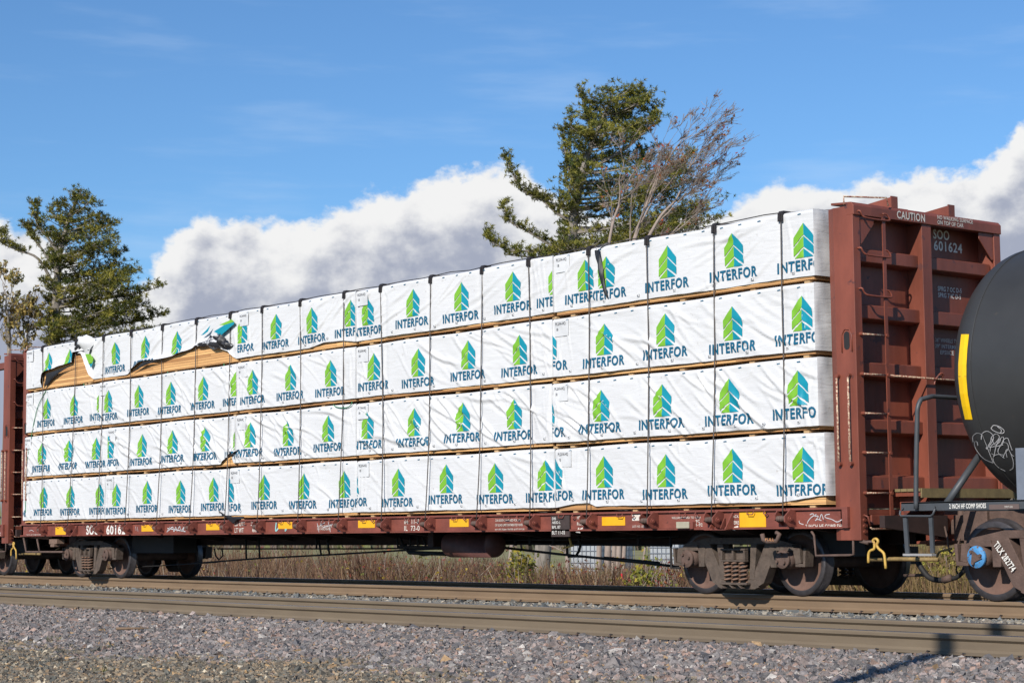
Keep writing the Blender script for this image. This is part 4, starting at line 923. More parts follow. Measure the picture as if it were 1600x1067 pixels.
ST = [g5((1242, 178), (1236, 150), (1220, 145), (1216, 175), (1240, 225), (1290, 280), (1360, 312)), g5((1205, 150), (1203, 105), (1235, 80), (1275, 95), (1300, 150), (1330, 230), (1362, 310)),
      g5((1268, 130), (1275, 85), (1310, 65), (1345, 80), (1365, 115), (1345, 160), (1310, 205)), g5((1345, 45), (1365, 20), (1410, 30), (1447, 60), (1435, 82), (1395, 75), (1355, 55), (1345, 38)),
      g5((1395, 30), (1425, 55), (1420, 78)), g5((1305, 200), (1340, 150), (1350, 110), (1385, 85), (1410, 110), (1385, 150), (1345, 180), (1340, 230), (1370, 250)),
      g5((1350, 120), (1375, 170), (1410, 150), (1420, 125)), g5((1330, 190), (1400, 180), (1440, 170)), g5((1370, 250), (1385, 180), (1410, 130), (1440, 110), (1440, 150), (1410, 190), (1400, 230), (1440, 270), (1450, 275)),
      g5((1420, 180), (1445, 130), (1475, 120), (1490, 160), (1510, 215)), g5((1435, 150), (1470, 160), (1480, 200), (1450, 240), (1440, 270)), g5((1470, 270), (1460, 220), (1480, 205), (1500, 240), (1523, 262)),
      g5((1455, 375), (1400, 345), (1365, 300), (1365, 260), (1400, 245), (1440, 250)), g5((1500, 240), (1518, 300), (1515, 350), (1490, 368))]
b = MB(CHALK)
for s_ in ST:
    pts = []; nn = None
    for q in smooth_path([(x, y, 0) for x, y in s_], 5):
        P, n = tank_hit(q.x, q.y)
        if P: pts.append(P+n*.002); nn = n
    if len(pts) > 1: ribbon(b, CHALK, pts, .009, nn)
b.build('scrawl', tank, TORG)
p = W(1408, 785, Y=0); q = W(1408, 798, Y=0)
b = MB(SILLG); b.box((p.x, 0, q.z), (26.5, .03, p.z)); b.box((p.x, .0, p.z-.015), (26.5, .12, p.z+.003)); b.box((p.x, 2.81, q.z), (26.5, 2.84, p.z)); b.box((p.x, .03, q.z+.0), (p.x+.05, 2.81, q.z+.07))
for x, y in ((1411, 794), (1433, 794), (1461, 792)): P = W(x, y, Y=0); b.disc((P.x, -.02, P.z), .016, 'y', .02, 8)
side_text(b, WTXT2, '2 INCH HF COMP SHOES', 1483.5, 787, 1541, 794.5, -.0005, .02); a_ = W(1546, 788, Y=0); c_ = W(1593, 795, Y=0)
b.use(mat('rusty_sill_plate', (.13, .09, .08), .7)); b.box((a_.x, -.008, c_.z), (c_.x, -.0005, a_.z)); side_text(b, WTXT, 'DEFECT CARD', 1570, 790, 1583, 793, -.0085, .0)
b.build('side_sill', tank, TORG)
b = MB(SILLG)
b.tube(smooth_path([W(1431.5, 795, Y=-.03), W(1431.5, 740, Y=-.03), W(1433, 660, Y=-.03), W(1434, 637, Y=-.03), W(1439, 624, Y=.02)], 4)+[Vector((W(1439, 624, Y=.02).x, .22, W(1448, 619.5, Y=.2).z)), Vector((W(1439, 624, Y=.02).x, 2.8, W(1448, 619.5, Y=.2).z-.02))], .028, 10)
b.tube([W(1478, 788, Y=.25), W(1530, 712, Y=.7)], .042, 10)
b.build('end_railing', tank, TORG)
b = MB(SILLG)
b.tube([W(x, y, Y=-.03) for x, y in ((1407, 797), (1406, 803), (1408, 806), (1454, 806), (1458, 803), (1461, 794))], .013, 8); b.build('handhold', tank, TORG)
b = MB(SILLG, mat('scuffed_step_steel', (.32, .31, .3), .5))
def bar(x0, y0, x1, y1, Y=0, wd=.05):
    P, Q = W(x0, y0, Y=Y), W(x1, y1, Y=Y); b.prism([(P.x-wd/2, P.z), (P.x+wd/2, P.z), (Q.x+wd/2, Q.z), (Q.x-wd/2, Q.z)], 'y', Y-.02, Y+.005)
bar(1415, 806, 1419, 864, wd=.055); bar(1455, 806, 1458, 864, wd=.05); b.use(b.mats[1]); P = W(1416, 868, Y=0); Q = W(1461, 864, Y=0); b.box((P.x, -.06, P.z), (Q.x, .02, Q.z-.005)); b.build('sill_step', tank, TORG)
b = MB(GREYJ); P = W(1586.5, 700, Y=.1); b.box((P.x, .1, 1.14), (P.x+1.6, .14, P.z)); b.box((P.x, .142, 1.14), (P.x+.04, 2.7, P.z-.1)); b.build('cradle', tank, TORG)
b = MB(GRIME2)
b.box((22.95, 1.15, .62), (26.5, 1.69, 1.03))
b.prism([(22.78, 1.30), (22.86, 1.5), (23.0, 1.56), (23.0, 1.22), (22.9, 1.2)], 'z', .62, 1.0)
for z in (.66, .78, .90): b.box((22.96, .95, z), (23.25, 1.15, z+.035))
b.prism([(22.95, .6), (23.3, .6), (23.3, 1.03), (22.95, 1.03)], 'y', .9, .95)
b.tube(smooth_path([W(x, y, Y=1.1) for x, y in ((1476, 822), (1480, 840), (1484, 862), (1494, 858), (1500, 840))], 4), .014, 6); b.build('coupler', tank, TORG, bevel=.012)
b = MB(DARK)
b.tube(smooth_path([W(x, y, Y=1.0) for x, y in ((1432, 874), (1440, 888), (1452, 902), (1468, 906), (1478, 904))], 4), .035, 8); b.build('air_hose', tank, TORG); b = MB(DARK); b.tube(smooth_path([W(x, y, Y=1.0) for x, y in ((1478, 904), (1494, 902), (1506, 890), (1510, 868), (1504, 850))], 4), .028, 8)
b.build('air_hose', tank, TORG); b = MB(GRIME2); b.tube([W(1474, 906, Y=.97), W(1486, 902, Y=.97)], .045, 8); b.build('hose_coupling', tank, TORG); b = MB(DARK); b.tube(smooth_path([W(x, y, Y=1.3) for x, y in ((1504, 855), (1500, 872), (1494, 890), (1500, 900))], 3), .01, 5); b.build('chain', tank, TORG); b = MB(GRIME2); b.tube([W(1412, 899, Y=1.2), W(1445, 898, Y=1.2)], .02, 6)
b.build('rod', tank, TORG)
tf = truck(tank, (24.56-26, 0, 0), GRIME2, 1.09, BLUE)
b = MB(WTXT2); P = W(1559, 846, Y=.34); Q = W(1588, 889, Y=.34); U = Vector((Q.x-P.x, 0, Q.z-P.z)); ln = U.length; U.normalize(); Vt = Vector((-U.z, 0, U.x))
put_text(b, WTXT2, 'TILX 282774', Vector((P.x, .318, P.z))-Vt*.06, U, Vt, ln, .085, .02); b.build('stencil', tank, TORG)

# ------------------------------------------------------------------ trees and verge
TX, TYv = rt.copy(), fw.copy(); TX.z = 0; TX.normalize(); TYv.z = 0; TYv.normalize()
BARK = mat('grey_bark', (.27, .235, .2), .95, var=.5, scale=6, stretch=(1, 1, .25), bump=.6, bscale=12)
BARK2 = mat('pale_twig_bark', (.33, .26, .22), .9, var=.3, scale=3)
def leafmat(name, tr=.0):
    m = mat(name, (1, 1, 1), .6, attr='leaf_colour', var=.2, scale=1.5); b_ = m.node_tree.nodes['Principled BSDF']; b_.inputs['Specular IOR Level'].default_value = .3
    t = m.node_tree; tr_ = t.nodes.new('ShaderNodeBsdfTranslucent'); ms = t.nodes.new('ShaderNodeMixShader'); ms.inputs[0].default_value = .35; out = t.nodes['Material Output']
    t.links.new(b_.inputs['Base Color'].links[0].from_socket, tr_.inputs[0]); t.links.new(b_.outputs[0], ms.inputs[1]); t.links.new(tr_.outputs[0], ms.inputs[2]); t.links.new(ms.outputs[0], out.inputs[0])
    return m
LEAF = leafmat('foliage')
def leaf_object(name, V_, F3, col, parent=None, org=None, m=LEAF):
    """V_: (n,3,3) triangles with one colour each"""
    v = V_.reshape(-1, 3)
    if org is not None: v = v-np.array(org)
    n = len(V_); me = bpy.data.meshes.new(name); me.vertices.add(len(v)); me.vertices.foreach_set('co', v.ravel().astype(np.float32))
    me.loops.add(n*3); me.loops.foreach_set('vertex_index', np.arange(n*3, dtype=np.int32)); me.polygons.add(n); me.polygons.foreach_set('loop_start', np.arange(0, n*3, 3, dtype=np.int32)); me.update(calc_edges=True)
    at = me.color_attributes.new('leaf_colour', 'FLOAT_COLOR', 'POINT'); c = np.repeat(np.concatenate([col, np.ones((n, 1))], 1), 3, 0); at.data.foreach_set('color', c.ravel().astype(np.float32))
    me.materials.append(m); o = bpy.data.objects.new(name, me); C.objects.link(o)
    if parent: o.parent = parent
    return o
def unit(n): q = RN.normal(size=(n, 3)); return q/np.linalg.norm(q, axis=1)[:, None]
def tufts(P, size, per, upb=.5, wind=(0, 0, 0), thin=.16):
    """needle tufts: slim triangles fanning out of each point"""
    n = len(P)*per; base = np.repeat(P, per, 0); d = unit(n)+np.array([0, 0, upb])+np.array(wind); d /= np.linalg.norm(d, axis=1)[:, None]
    s = np.repeat(size*RN.uniform(.6, 1.4, len(P)), per)*RN.uniform(.6, 1.1, n); side_ = np.cross(d, unit(n)); side_ /= np.linalg.norm(side_, axis=1)[:, None]
    b0 = base+d*(s*.1)[:, None]
    return np.stack([b0-side_*(s*thin)[:, None], b0+side_*(s*thin)[:, None], base+d*s[:, None]], 1)
def frame(px, py, Yd):
    B = W(px, py, Y=Yd); z = (B-CAM).dot(fw); ppm = FPX/z
    return B, ppm
def loc(B, ppm, px0, x, y, t=0):
    """point of the tree seen at photo (x, y), t metres behind the trunk plane; scaled so that it stays on that plane"""
    d = (fw+rt*((x-800)/FPX)-up*((y-533.5)/FPX)); zz = (B-CAM).dot(TYv); P = CAM+d*(zz/d.dot(TYv)); return P+TYv*t
def conifer(name, label, Yd, px0, py0, trunk, prof, special, nb_, seed, rtr, cols, groundz=-1.2, size=.3, windx=.3, holes=0.0):
    global RN; RN = np.random.RandomState(seed); rr = random.Random(seed)
    B, ppm = frame(px0, py0, Yd); B0_ = Vector((B.x, B.y, gz(B.x, B.y)-.05))
    root = thing(name, label, 'tree', tuple(B0_)); org = tuple(B0_)
    tp = [B0_]+[loc(B, ppm, px0, x, y) for x, y in trunk]
    tb = MB(BARK); tb.tube(tp, [rtr]+[max(rtr*(1-i/(len(tp)-.5))**.9, .03) for i in range(1, len(tp))], 12)
    def at_h(y):
        for (xa, ya), (xb, yb) in zip(trunk, trunk[1:]):
            if yb <= y <= ya: return xa+(xb-xa)*(y-ya)/(yb-ya)
        return trunk[-1][0]
    P = []; shade = []
    def branch(S, E, r0, full=.35, dens=.85, spread=.5):
        Lb = (E-S).length; mid = S*.5+E*.5+Vector((0, 0, -.10*Lb)); pts = [S*(1-t)**2+mid*2*t*(1-t)+E*t*t for t in np.linspace(0, 1, 8)]
        tb.tube(pts, [max(r0*(1-k/8), .012) for k in range(8)], 4, False)
        nt_ = int(Lb*7*dens)
        for k in range(nt_):
            t = full+(1-full)*rr.random()**.8; Q = pts[min(int(t*7), 7)].lerp(pts[min(int(t*7)+1, 7)], t*7-int(t*7)); w_ = spread*(.35+.65*math.sin(PI*min(1, t*.85+.1)))*min(1.3, .3+Lb*.25)
            tw_ = Vector((rr.gauss(0, w_), rr.gauss(0, w_), rr.gauss(.05, w_*.34)))+TX*rr.random()*windx
            if rr.random() < .35: tb.tube([Q, Q+tw_], .012, 3, False)
            sh_ = rr.random()
            for j in range(6):
                P.append(tuple(Q+tw_*(1.1-.14*j)+Vector((rr.gauss(0, .10), rr.gauss(0, .10), rr.gauss(.03, .06))))); shade.append(min(1, max(0, sh_+rr.gauss(0, .15))))
    y_lo, y_hi = max(p[0] for p in prof), min(p[0] for p in prof)
    for k in range(nb_):
        f = (k+rr.random())/nb_; y = y_lo+(y_hi-y_lo)*f
        lx = lerp(-y, [(-q[0], q[1]) for q in prof]); rx = lerp(-y, [(-q[0], q[2]) for q in prof]); th = rr.uniform(0, 2*PI); c_ = math.cos(th); x0_ = at_h(y+20)
        if rr.random() < .5: th = rr.gauss(0 if rr.random() < .6 else PI, .6); c_ = math.cos(th)
        ext = ((rx-x0_) if c_ > 0 else (lx-x0_))*abs(c_)*rr.uniform(.72, 1.02); dep = math.sin(th)*.42*(rx-lx)/ppm*rr.uniform(.6, 1)
        S = loc(B, ppm, px0, x0_, y+abs(ext)*.16+rr.uniform(4, 16)); E = loc(B, ppm, px0, x0_+ext, y, dep)
        if (E-S).length > .25: branch(S, E, .022+.009*(E-S).length, .12)
    for q in special:
        S = loc(B, ppm, px0, *q[0]); pts = [S]+[loc(B, ppm, px0, x, y, q[3] if len(q) > 3 else 0) for x, y in q[1]]
        tb.tube(smooth_path(pts, 4), [max(.09*(1-k/(len(pts)*4-3)), .015) for k in range(len(pts)*4-3)], 5, False)
        sp_ = smooth_path(pts, 7)
        for k, Q in enumerate(sp_):
            if k < q[2]*len(sp_): continue
            for j in range(rr.randint(2, 4)):
                tw_ = Vector((rr.gauss(0, .16), rr.gauss(0, .16), abs(rr.gauss(.16, .16)))); E = Q+tw_; tb.tube([Q, E], .012, 3, False)
                for i in range(4): P.append(tuple(Q.lerp(E, .4+.2*i)+Vector((rr.gauss(0, .05), rr.gauss(0, .05), rr.gauss(0, .05))))); shade.append(rr.random())
    tb.build('trunk', root, org)
    P = np.array(P); shade = np.array(shade); per = 11; T_ = tufts(P, size*1.15, per, .45, tuple(TX*windx*1.4), .10)
    lo, hi = np.array(cols[0]), np.array(cols[1]); cc = lo+(hi-lo)*shade[:, None]**1.3; cl = .75+.5*np.sin(P[:, 2]*1.9+P[:, 0]*1.1)**2; cc = cc*cl[:, None]
    leaf_object('crown', T_, None, np.repeat(cc, per, 0)*RN.uniform(.8, 1.2, (len(T_), 1)), root, org)
    return root
conifer('pine_tree', 'tall windswept white pine with long left limbs, towering behind the middle of the train', 35, 845, 905,
        [(845, 900), (862, 700), (884, 500), (893, 400), (898, 320), (915, 250), (940, 190), (958, 148)],
        [(410, 850, 1090), (390, 862, 1105), (360, 868, 1115), (320, 868, 1120), (290, 876, 1108), (240, 888, 1085), (215, 882, 1050), (195, 876, 1045), (175, 892, 1030), (155, 902, 1026), (140, 912, 1012), (132, 945, 985)],
        [((893, 395), [(850, 392), (800, 392), (768, 378), (760, 365)], .12), ((893, 400), [(858, 382), (825, 362), (795, 345), (786, 318)], .2), ((896, 330), [(860, 318), (820, 300), (800, 270), (790, 243)], .25), ((893, 345), [(872, 335), (845, 312), (826, 305)], .3),
         ((893, 402), [(860, 400), (830, 402), (790, 398)], .1), ((900, 300), [(890, 270), (884, 240), (877, 200)], .35), ((898, 310), [(884, 280), (890, 235), (893, 180)], .3), ((930, 330), [(1000, 290), (1060, 260), (1085, 232)], .4, 1.0),
         ((930, 380), [(1000, 360), (1050, 345), (1100, 320)], .3, 1.5), ((915, 260), [(925, 210), (915, 170), (908, 145)], .3), ((930, 230), [(960, 190), (990, 165), (1003, 142)], .3), ((930, 260), [(980, 230), (1010, 200), (1026, 165)], .3)],
        132, 3, .40, ((.075, .10, .022), (.38, .34, .065)), size=.15, windx=.4)
conifer('pine_tree', 'dense dark green pine leaning right, rising behind the far left of the train', 24, 82, 905,
        [(82, 900), (80, 650), (84, 560), (88, 470), (92, 400), (108, 340), (128, 296)],
        [(560, 78, 240), (530, 70, 238), (505, 66, 250), (475, 62, 246), (455, 60, 240), (425, 62, 222), (395, 62, 205), (370, 60, 196), (345, 62, 178), (322, 72, 158), (308, 92, 146), (293, 118, 138)],
        [((86, 450), [(60, 405), (30, 392), (4, 380), (2, 362)], .35), ((90, 425), [(66, 390), (46, 365), (40, 352)], .4), ((95, 400), [(75, 372), (56, 345), (54, 318)], .3), ((88, 480), [(130, 470), (200, 462), (250, 448)], .2), ((86, 520), [(140, 505), (200, 500), (252, 488)], .2, 1)],
        118, 5, .42, ((.07, .095, .02), (.36, .31, .055)), size=.16)

def broadleaf(name, label, Yd, px0, py0, stems, seed, rtr, leafs, depth=5, lean=.35, spread=.5, m=BARK2, ls=.10, r_min=.011, Ls=3.2):
    rr = random.Random(seed); B, ppm = frame(px0, py0, Yd); B0_ = Vector((B.x, B.y, gz(B.x, B.y)-.05)); root = thing(name, label, 'tree', tuple(B0_)); org = tuple(B0_)
    tb = MB(m); tips = []
    def grow(P, d, Lg, r, k):
        n = 4; pts = [P]; q = P
        for i in range(n):
            d = (d+Vector((rr.gauss(0, .10), rr.gauss(0, .10), rr.gauss(0.03, .06)))+TX*lean*.05).normalized(); q = q+d*Lg/n; pts.append(q)
        tb.tube(pts, [max(r*(1-.42*i/n), r_min) for i in range(n+1)], 6 if k > 3 else 3, False)
        if k == 0: tips.extend(pts[1:]); return
        for i in range(rr.randint(2, 3)+(1 if k < 3 else 0)):
            a = pts[rr.randint(1, n)] if i else pts[-1]; dd = (d+Vector((rr.gauss(0, spread), rr.gauss(0, spread), rr.gauss(.1, spread*.6)))+TX*lean*rr.random()).normalized(); grow(a, dd, Lg*rr.uniform(.55, .82), r*.56, k-1)
    for (path, rs) in stems:
        pts = [Vector((loc(B, ppm, px0, *path[0]).x, loc(B, ppm, px0, *path[0]).y, B0_.z))]+[loc(B, ppm, px0, x, y, rr.uniform(-.3, .3)) for x, y in path[1:]]
        sp_ = smooth_path(pts, 5); tb.tube(sp_, [rs*(1-.7*i/len(sp_)) for i in range(len(sp_))], 9, False); d = (pts[-1]-pts[-2]).normalized()
        for i in range(4): grow(sp_[-1-i*2], (d+Vector((rr.gauss(0, spread*.6), rr.gauss(0, spread*.6), 0))).normalized(), Ls*rr.uniform(.7, 1.1), rs*.28, depth)
    tb.build('trunk', root, org)
    n, cols = leafs
    if n:
        idx = [rr.randrange(len(tips)) for _ in range(n)]; P = np.array([tuple(tips[i]) for i in idx])+RN.normal(0, .06, (n, 3)); T_ = tufts(P, ls, 3, 0, (0, 0, 0), .45)
        cc = np.array([cols[rr.randrange(len(cols))] for _ in range(n)]); leaf_object('crown', T_, None, np.repeat(cc, 3, 0)*RN.uniform(.7, 1.2, (len(T_), 1)), root, org)
    return root
broadleaf('maple_tree', 'bare maple of fine grey twigs with few red leaves, right of the tall pine', 33, 950, 905,
          [([(948, 905), (955, 700), (965, 520), (980, 420), (1000, 350)], .14), ([(965, 905), (975, 650), (995, 430), (1025, 350), (1055, 315)], .12), ([(935, 905), (940, 650), (945, 450), (955, 360), (972, 310)], .11), ([(972, 905), (990, 600), (1010, 430), (1045, 370)], .10), ([(958, 905), (968, 600), (980, 420), (1010, 320), (1030, 270)], .10)],
          21, .3, (330, [(.5, .09, .03), (.45, .16, .04), (.3, .12, .04)]), depth=5, lean=.42, spread=.40, ls=.11, r_min=.0075, Ls=1.5)
broadleaf('oak_tree', 'thin tree with sparse yellow brown leaves at the left edge of the picture', 22, 8, 905, [([(8, 905), (10, 700), (12, 560), (15, 500)], .2), ([(40, 905), (45, 700), (50, 600), (40, 540)], .14), ([(-30, 905), (-30, 600), (-20, 500)], .16)],
          8, .2, (1500, [(.46, .33, .08), (.36, .25, .08), (.26, .24, .08), (.5, .37, .12)]), depth=4, lean=.1, spread=.5, m=BARK, ls=.16, r_min=.013, Ls=1.5)
broadleaf('maple_tree', 'slim grey trunked young tree seen under the car beside the air reservoir', 28, 795, 905, [([(795, 905), (797, 880), (800, 840), (805, 700)], .13)], 4, .1, (60, [(.5, .35, .05)]), depth=2, lean=.1, Ls=1.0)
broadleaf('birch_tree', 'pale leaning slim trunk seen under the train behind the brush', 16, 690, 905, [([(687, 912), (690, 885), (698, 868), (712, 850)], .05)], 14, .1, (40, [(.5, .35, .05)]), depth=2, lean=.1, Ls=.7)

RN = np.random.RandomState(99)
def blades(n, px, Yr, hr, wd, cols, wts, bend=.25, base=None):
    """upright dry stems between two photo columns, standing at depths Yr on the verge"""
    x = RN.uniform(px[0], px[1], n); Y_ = RN.uniform(Yr[0], Yr[1], n); d = np.array([list(fw+rt*((a-800)/FPX)-up*((880-533.5)/FPX)) for a in x]); t = (Y_-CAM.y)/d[:, 1]
    X_ = CAM.x+d[:, 0]*t; g_ = np.interp(Y_, [p[0] for p in PROF], [p[1] for p in PROF]); h = RN.uniform(hr[0], hr[1], n)*(.82+.25*np.sin(X_*.7)+.12*np.sin(X_*2.3))
    P = np.stack([X_, Y_, g_-.05], 1); tip = P+np.stack([RN.normal(0, bend, n)*h, RN.normal(0, bend, n)*h, h], 1); mid = (P+tip)/2+RN.normal(0, .05, (n, 3)); s = np.array([rt.x, rt.y, 0])[None]*(RN.uniform(.5, 1.5, n)*wd)[:, None]
    k = RN.choice(len(cols), n, p=np.array(wts)/sum(wts)); c = np.array(cols)[k]*RN.uniform(.6, 1.35, (n, 1))
    T_ = np.concatenate([np.stack([P-s, P+s, mid+s*.8], 1), np.stack([P-s, mid+s*.8, mid-s*.8], 1), np.stack([mid-s*.8, mid+s*.8, tip], 1)]); cc = np.concatenate([c, c, c])
    # side twigs
    m2 = mid+(tip-mid)*RN.uniform(-.5, .6, (n, 1)); e2 = m2+np.stack([RN.normal(0, .32, n), RN.normal(0, .32, n), RN.uniform(.02, .35, n)], 1); v = s*.6; T_ = np.concatenate([T_, np.stack([m2-v, m2+v, e2], 1)]); cc = np.concatenate([cc, c])
    return T_, cc, tip, mid
BR = [(.17, .09, .055), (.24, .135, .075), (.09, .05, .035), (.29, .19, .10), (.42, .34, .25)]
OL = [(.28, .21, .09), (.2, .17, .07), (.34, .27, .12), (.16, .1, .06)]
def verge(name, specs, leaves, label, cat):
    TT = []; CC = []
    for sp_ in specs:
        T_, c, tip, mid = blades(*sp_); TT.append(T_); CC.append(c)
        for (n, cols, size, (za, zb)) in leaves:
            i = RN.randint(0, len(tip), n); f = RN.uniform(za, zb, (n, 1)); P = mid[i]+(tip[i]-mid[i])*f+RN.normal(0, .08, (n, 3)); L_ = tufts(P, size, 2, 0, (0, 0, 0), .5); k = RN.randint(0, len(cols), n)
            TT.append(L_); CC.append(np.repeat(np.array(cols)[k]*RN.uniform(.7, 1.3, (n, 1)), 2, 0))
    return tag(leaf_object(name, np.concatenate(TT), None, np.concatenate(CC)), label, cat, kind='stuff')
verge('dry_brush', [(11000, (-120, 600), (12, 22), (1.15, 1.8), .013, BR, [5, 5, 4, 3, 1], .34), (4500, (540, 800), (12, 18), (.9, 1.5), .013, BR, [5, 4, 4, 3, 1.5], .34), (4000, (780, 1100), (12, 18), (.8, 1.4), .013, BR, [5, 4, 4, 3, 1.5], .34), (4000, (1080, 1340), (12, 18), (.9, 1.5), .013, BR, [5, 4, 4, 3, 1.5], .34)],
      [(2600, [(.5, .35, .05), (.3, .07, .05), (.26, .24, .05), (.25, .12, .06), (.2, .2, .05), (.2, .08, .05)], .075, (-.8, 1.0))], 'tangled reddish brown brush and dead stems behind the tracks', 'brush')
verge('dry_grass', [(8000, (1280, 1640), (11.5, 18), (1.0, 1.9), .013, [(.34, .23, .11), (.24, .16, .085), (.22, .17, .06), (.17, .09, .05)], [4, 4, 3, 2], .2), (3500, (300, 1100), (20, 34), (.4, .8), .016, OL, [4, 4, 3, 1], .2)], [(300, [(.4, .32, .05), (.3, .24, .06)], .07, (-.5, 1))], 'tall yellowish dry grass beyond the tracks at the right', 'grass')
def shrub(px, py, Yd, wpx, hpx, cols, n, label, seed, size=.085):
    rr = random.Random(seed); B, ppm = frame(px, py, Yd); z0 = gz(B.x, B.y)-.05; B0_ = Vector((B.x, B.y, z0)); root = thing('shrub', label, 'shrub', tuple(B0_)); org = tuple(B0_); tb = MB(BARK2); P = []
    topz = loc(B, ppm, px, px, py-hpx).z
    for k in range(26):
        a = rr.uniform(0, 2*PI); R_ = wpx/ppm/2*math.sqrt(rr.random()); E = B0_+Vector((math.cos(a)*R_, math.sin(a)*R_, (topz-z0)*rr.uniform(.65, 1.0)*(1-.3*R_/(wpx/ppm/2)))); S = B0_+Vector((rr.gauss(0, .08), rr.gauss(0, .08), 0)); mid = S.lerp(E, .5)+Vector((rr.gauss(0, .06), rr.gauss(0, .06), .1)); tb.tube([S, mid, E], [.014, .01, .006], 4, False)
        for j in range(n//26): t = rr.uniform(.3, 1.05); P.append(tuple(S.lerp(E, t)+Vector((rr.gauss(0, .10), rr.gauss(0, .10), rr.gauss(0, .08)))))
    tb.build('stem', root, org); P = np.array(P); T_ = tufts(P, size, 3, 0, (0, 0, 0), .5); k = RN.randint(0, len(cols), len(P)); leaf_object('leaves', T_, None, np.repeat(np.array(cols)[k], 3, 0)*RN.uniform(.65, 1.25, (len(T_), 1)), root, org)
YG = [(.34, .32, .06), (.24, .25, .05), (.48, .36, .05), (.2, .19, .05)]
shrub(812, 905, 13, 60, 62, YG, 620, 'yellow green leafy shrub between the air reservoir and the thick pine trunk', 31)
shrub(1012, 910, 13, 56, 48, [(.3, .31, .06), (.22, .24, .05), (.4, .33, .05)], 460, 'yellow green shrub left of the right hand truck', 32)
shrub(560+42, 905, 13, 36, 50, [(.32, .08, .05), (.4, .14, .07), (.25, .1, .06)], 240, 'reddish leaved shrub below the middle of the flatcar', 33, .07)
shrub(868, 908, 13, 30, 44, [(.3, .04, .04), (.22, .06, .05)], 130, 'dark red leaved bush in front of the thick trunk', 34, .06)
shrub(1040, 912, 13, 40, 46, [(.25, .05, .04), (.35, .12, .05), (.3, .3, .06)], 260, 'dark red bush close to the left wheel of the right hand truck', 35, .06)
shrub(1478, 912, 13, 60, 70, [(.42, .36, .07), (.34, .33, .06), (.3, .22, .07)], 620, 'yellow leaved bush in the gap between flatcar and tank car', 36)
# far woods
def woods():
    n = 9000; px = RN.uniform(-300, 1900, n); Y_ = RN.uniform(120, 170, n); d = np.array([list(fw+rt*((a-800)/FPX)-up*((840-533.5)/FPX)) for a in px]); t = (Y_-CAM.y)/d[:, 1]; X_ = CAM.x+d[:, 0]*t
    h = RN.uniform(3, 8, n)*(1+.3*np.sin(X_*.06)); P = np.stack([X_, Y_, -1.6+RN.uniform(0, .8, n)*0], 1); a = np.array([rt.x, rt.y, 0])[None]; w1 = RN.uniform(.1, .5, (n, 1)); tip = P+np.stack([RN.normal(0, 1, n), RN.normal(0, 1, n), h], 1)
    T1 = np.stack([P-a*w1, P+a*w1, tip], 1); cols = np.array([(.12, .095, .075), (.16, .13, .1), (.09, .085, .05), (.2, .17, .13), (.14, .15, .06), (.07, .075, .05)]); k = RN.randint(0, 6, n)
    Q = P+(tip-P)*RN.uniform(.0, 1, (n, 1)); L1 = tufts(Q, 1.3, 3, .2, (0, 0, 0), .35)
    return tag(leaf_object('distant_woods', np.concatenate([T1, L1]), None, np.concatenate([cols[k], np.repeat(cols[k], 3, 0)])*1.6), 'grey brown leafless woods beyond the green field', 'woods', kind='stuff')
woods()
# white liquid totes in the field
def tote(px, py, Yd, label, sc_=1.0):
    B = W(px, py, Y=Yd); z0 = gz(B.x, B.y); root = thing('liquid_tote', label, 'tote', (B.x, B.y, z0), 'white caged totes in the field'); o_ = (0, 0, 0)
    m = MB(mat('milky_plastic', (.36, .38, .4), .5, var=.15, scale=3)); m.box((-.55, -.45, .16), (.55, .45, 1.12)); m.disc((0, 0, 1.12), .1, 'z', .06, 16); m.build('bottle', root, bevel=.08)
    g_ = MB(GREYJ)
    for k in range(8):
        x = -.58+k*.166
        for y in (-.48, .48): g_.tube([(x, y, .14), (x, y, 1.15)], .011, 5)
    for k in range(6):
        y = -.48+k*.192
        for x in (-.58, .58): g_.tube([(x, y, .14), (x, y, 1.15)], .011, 5)
    for k in range(6):
        z = .18+k*.19; g_.tube([(-.58, -.48, z), (.58, -.48, z), (.58, .48, z), (-.58, .48, z), (-.58, -.48, z)], .011, 5)
    g_.build('cage', root); p_ = MB(WOODD); p_.box((-.6, -.5, .1), (.6, .5, .13))
    for y in (-.45, 0, .4): p_.box((-.6, y, 0), (.6, y+.08, .1))
    p_.build('pallet', root); root.rotation_euler = (0, 0, .25)
    root.scale = (sc_, sc_, sc_)
tote(926, 905, 37, 'white caged plastic tote left of the grey maple trunks', 1.3); tote(956, 905, 38, 'white caged plastic tote half hidden behind the grey maple trunks', 1.3); tote(1050, 905, 42, 'white caged plastic tote just left of the right hand truck', 1.35)
b = MB(mat('red_marker_plastic', (.62, .03, .04), .5)); P = W(974, 905, Y=14); z0 = gz(P.x, P.y); zt_ = W(974, 896, Y=14).z; b.tube([(P.x, P.y, z0), (P.x-.03, P.y, zt_-.2), (P.x-.08, P.y, zt_)], [.05, .06, .035], 8); tag(b.build('marker_post'), 'short red marker post standing in the brush under the car', 'marker post')
# roadside pole behind the photographer's right that throws the soft shadow over the stones
b = MB(mat('weathered_pole', (.16, .12, .09), .9)); px_, py_ = 31.05, -15.8
b.tube([(px_, py_, -.7), (px_, py_, 9.5)], [.12, .10], 12); tag(b.build('utility_pole'), 'tall round wooden pole standing on the near side of the tracks', 'pole')
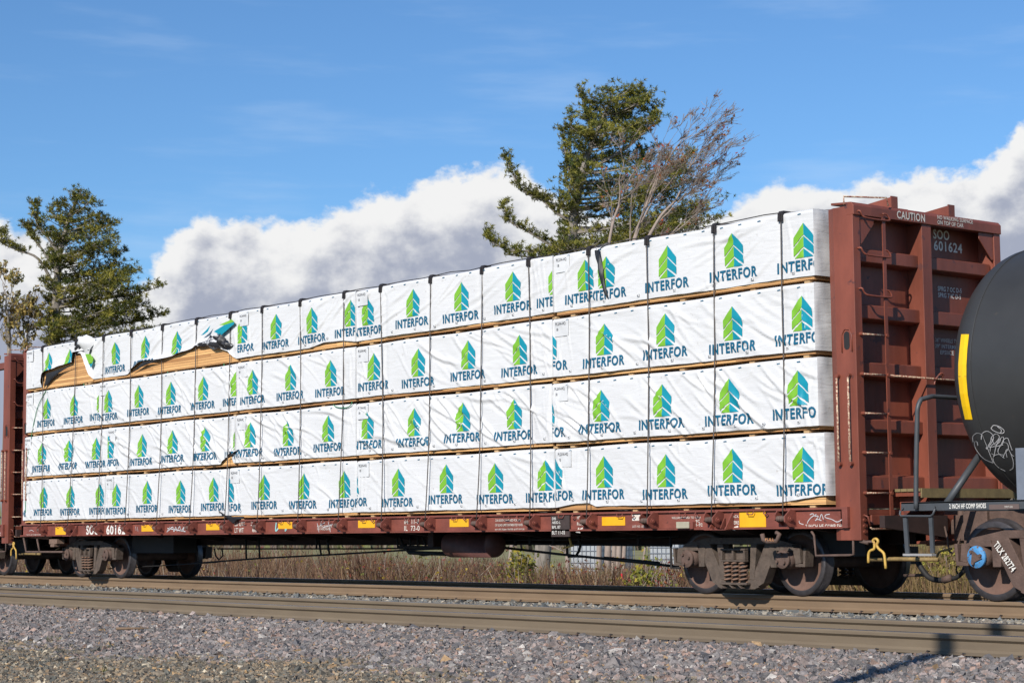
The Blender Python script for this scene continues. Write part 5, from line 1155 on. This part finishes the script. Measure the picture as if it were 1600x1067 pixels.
# litter on the stones
LF = mat('fallen_leaf', (.42, .17, .06), .8, var=.4, scale=30)
def leaf(px, py, s, label, m=LF, rz=0.5, name='fallen_leaf'):
    P = W(px, py, Z=-.28); z0 = lerp(P.y, PROF)+.03; vs = []; n = 14
    for k in range(n): a = 2*PI*k/n; r = s*(1 if k % 2 else .55)*(1.2 if k in (0, 7) else 1); vs.append((r*math.cos(a+rz), r*math.sin(a+rz)*.7, .3*s*math.sin(a*2)+.35*s))
    b = MB(m); b.add([(0, 0, 0)]+vs, [(0, i+1, (i+1) % n+1) for i in range(n)]); b.add([(0, 0, -.002)]+[(x, y, z-.003) for x, y, z in vs], [(0, (i+1) % n+1, i+1) for i in range(n)]); b.add([(0, 0, 0), (s*1.3, .02, s*.6), (s*1.3, .03, s*.6)], [(0, 1, 2)])
    o = b.build(name); o.location = (P.x, P.y, z0); o.rotation_euler = (.5, .1, rz); tag(o, label, 'leaf')
leaf(1428, 1013, .075, 'curled orange brown dead leaf lying against the front rail')
leaf(341, 1004, .05, 'small dark dead leaf on the grey stones at left', mat('dark_leaf', (.06, .04, .03), .8))
leaf(520, 905+12, .035, 'small scrap of bright green litter between the two tracks', mat('green_litter', (.05, .5, .25), .6))
P = W(213, 985, Z=-.36); b = MB(mat('weathered_stick', (.2, .13, .08), .9)); b.tube([(P.x-.16, P.y-.2, -.33), (P.x, P.y, -.33), (P.x+.1, P.y+.2, -.335)], [.018, .016, .008], 6); tag(b.build('stick'), 'short broken brown stick lying on the grey stones', 'stick')

# a few weeds in the old gravel
for i, (px, py, lab) in enumerate(((85, 1000, 'small olive weed tuft in the brown gravel, leftmost of four'), (160, 1042, 'small olive weed tuft low in the brown gravel at left'), (262, 1062, 'green brown weed tuft at the bottom edge of the gravel'), (168, 1012, 'tiny weed tuft just below the grey stones at left'))):
    P = W(px, py, Z=-.42); n = 46; base = np.array([[P.x, P.y, lerp(P.y, PROF)-.01]])+RN.normal(0, .05, (n, 3))*np.array([1, 1, .1]); T_ = tufts(base, .085, 2, 1.1, (0, 0, 0), .05); o = leaf_object('weed', T_, None, np.array([(.2, .19, .05), (.14, .17, .04), (.3, .24, .1)])[RN.randint(0, 3, len(T_))]); tag(o, lab, 'weed', 'weed tufts in the gravel')

for i, (px, Yd, pth, rs, lab) in enumerate(((735, 19, [(735, 905), (738, 880), (735, 850), (740, 790)], .06, 'dark slim sapling under the car left of the air reservoir'), (655, 17, [(655, 905), (650, 880), (640, 858), (628, 830)], .035, 'thin crooked pale sapling leaning left under the middle of the flatcar'),
        (888, 24, [(888, 905), (886, 860), (882, 780)], .09, 'slim grey sapling just right of the thick pine trunk'), (1000, 20, [(1000, 905), (1006, 870), (1014, 820)], .05, 'thin dark sapling leaning right beside the short red marker'), (430, 18, [(430, 905), (432, 870), (428, 820)], .04, 'very thin pale sapling in the brown brush at left of centre'))):
    broadleaf('sapling', lab, Yd, px, 905, [(pth, rs)], 60+i, .05, (30, [(.5, .33, .05), (.4, .1, .05)]), depth=2, lean=.05, Ls=.6, spread=.6)
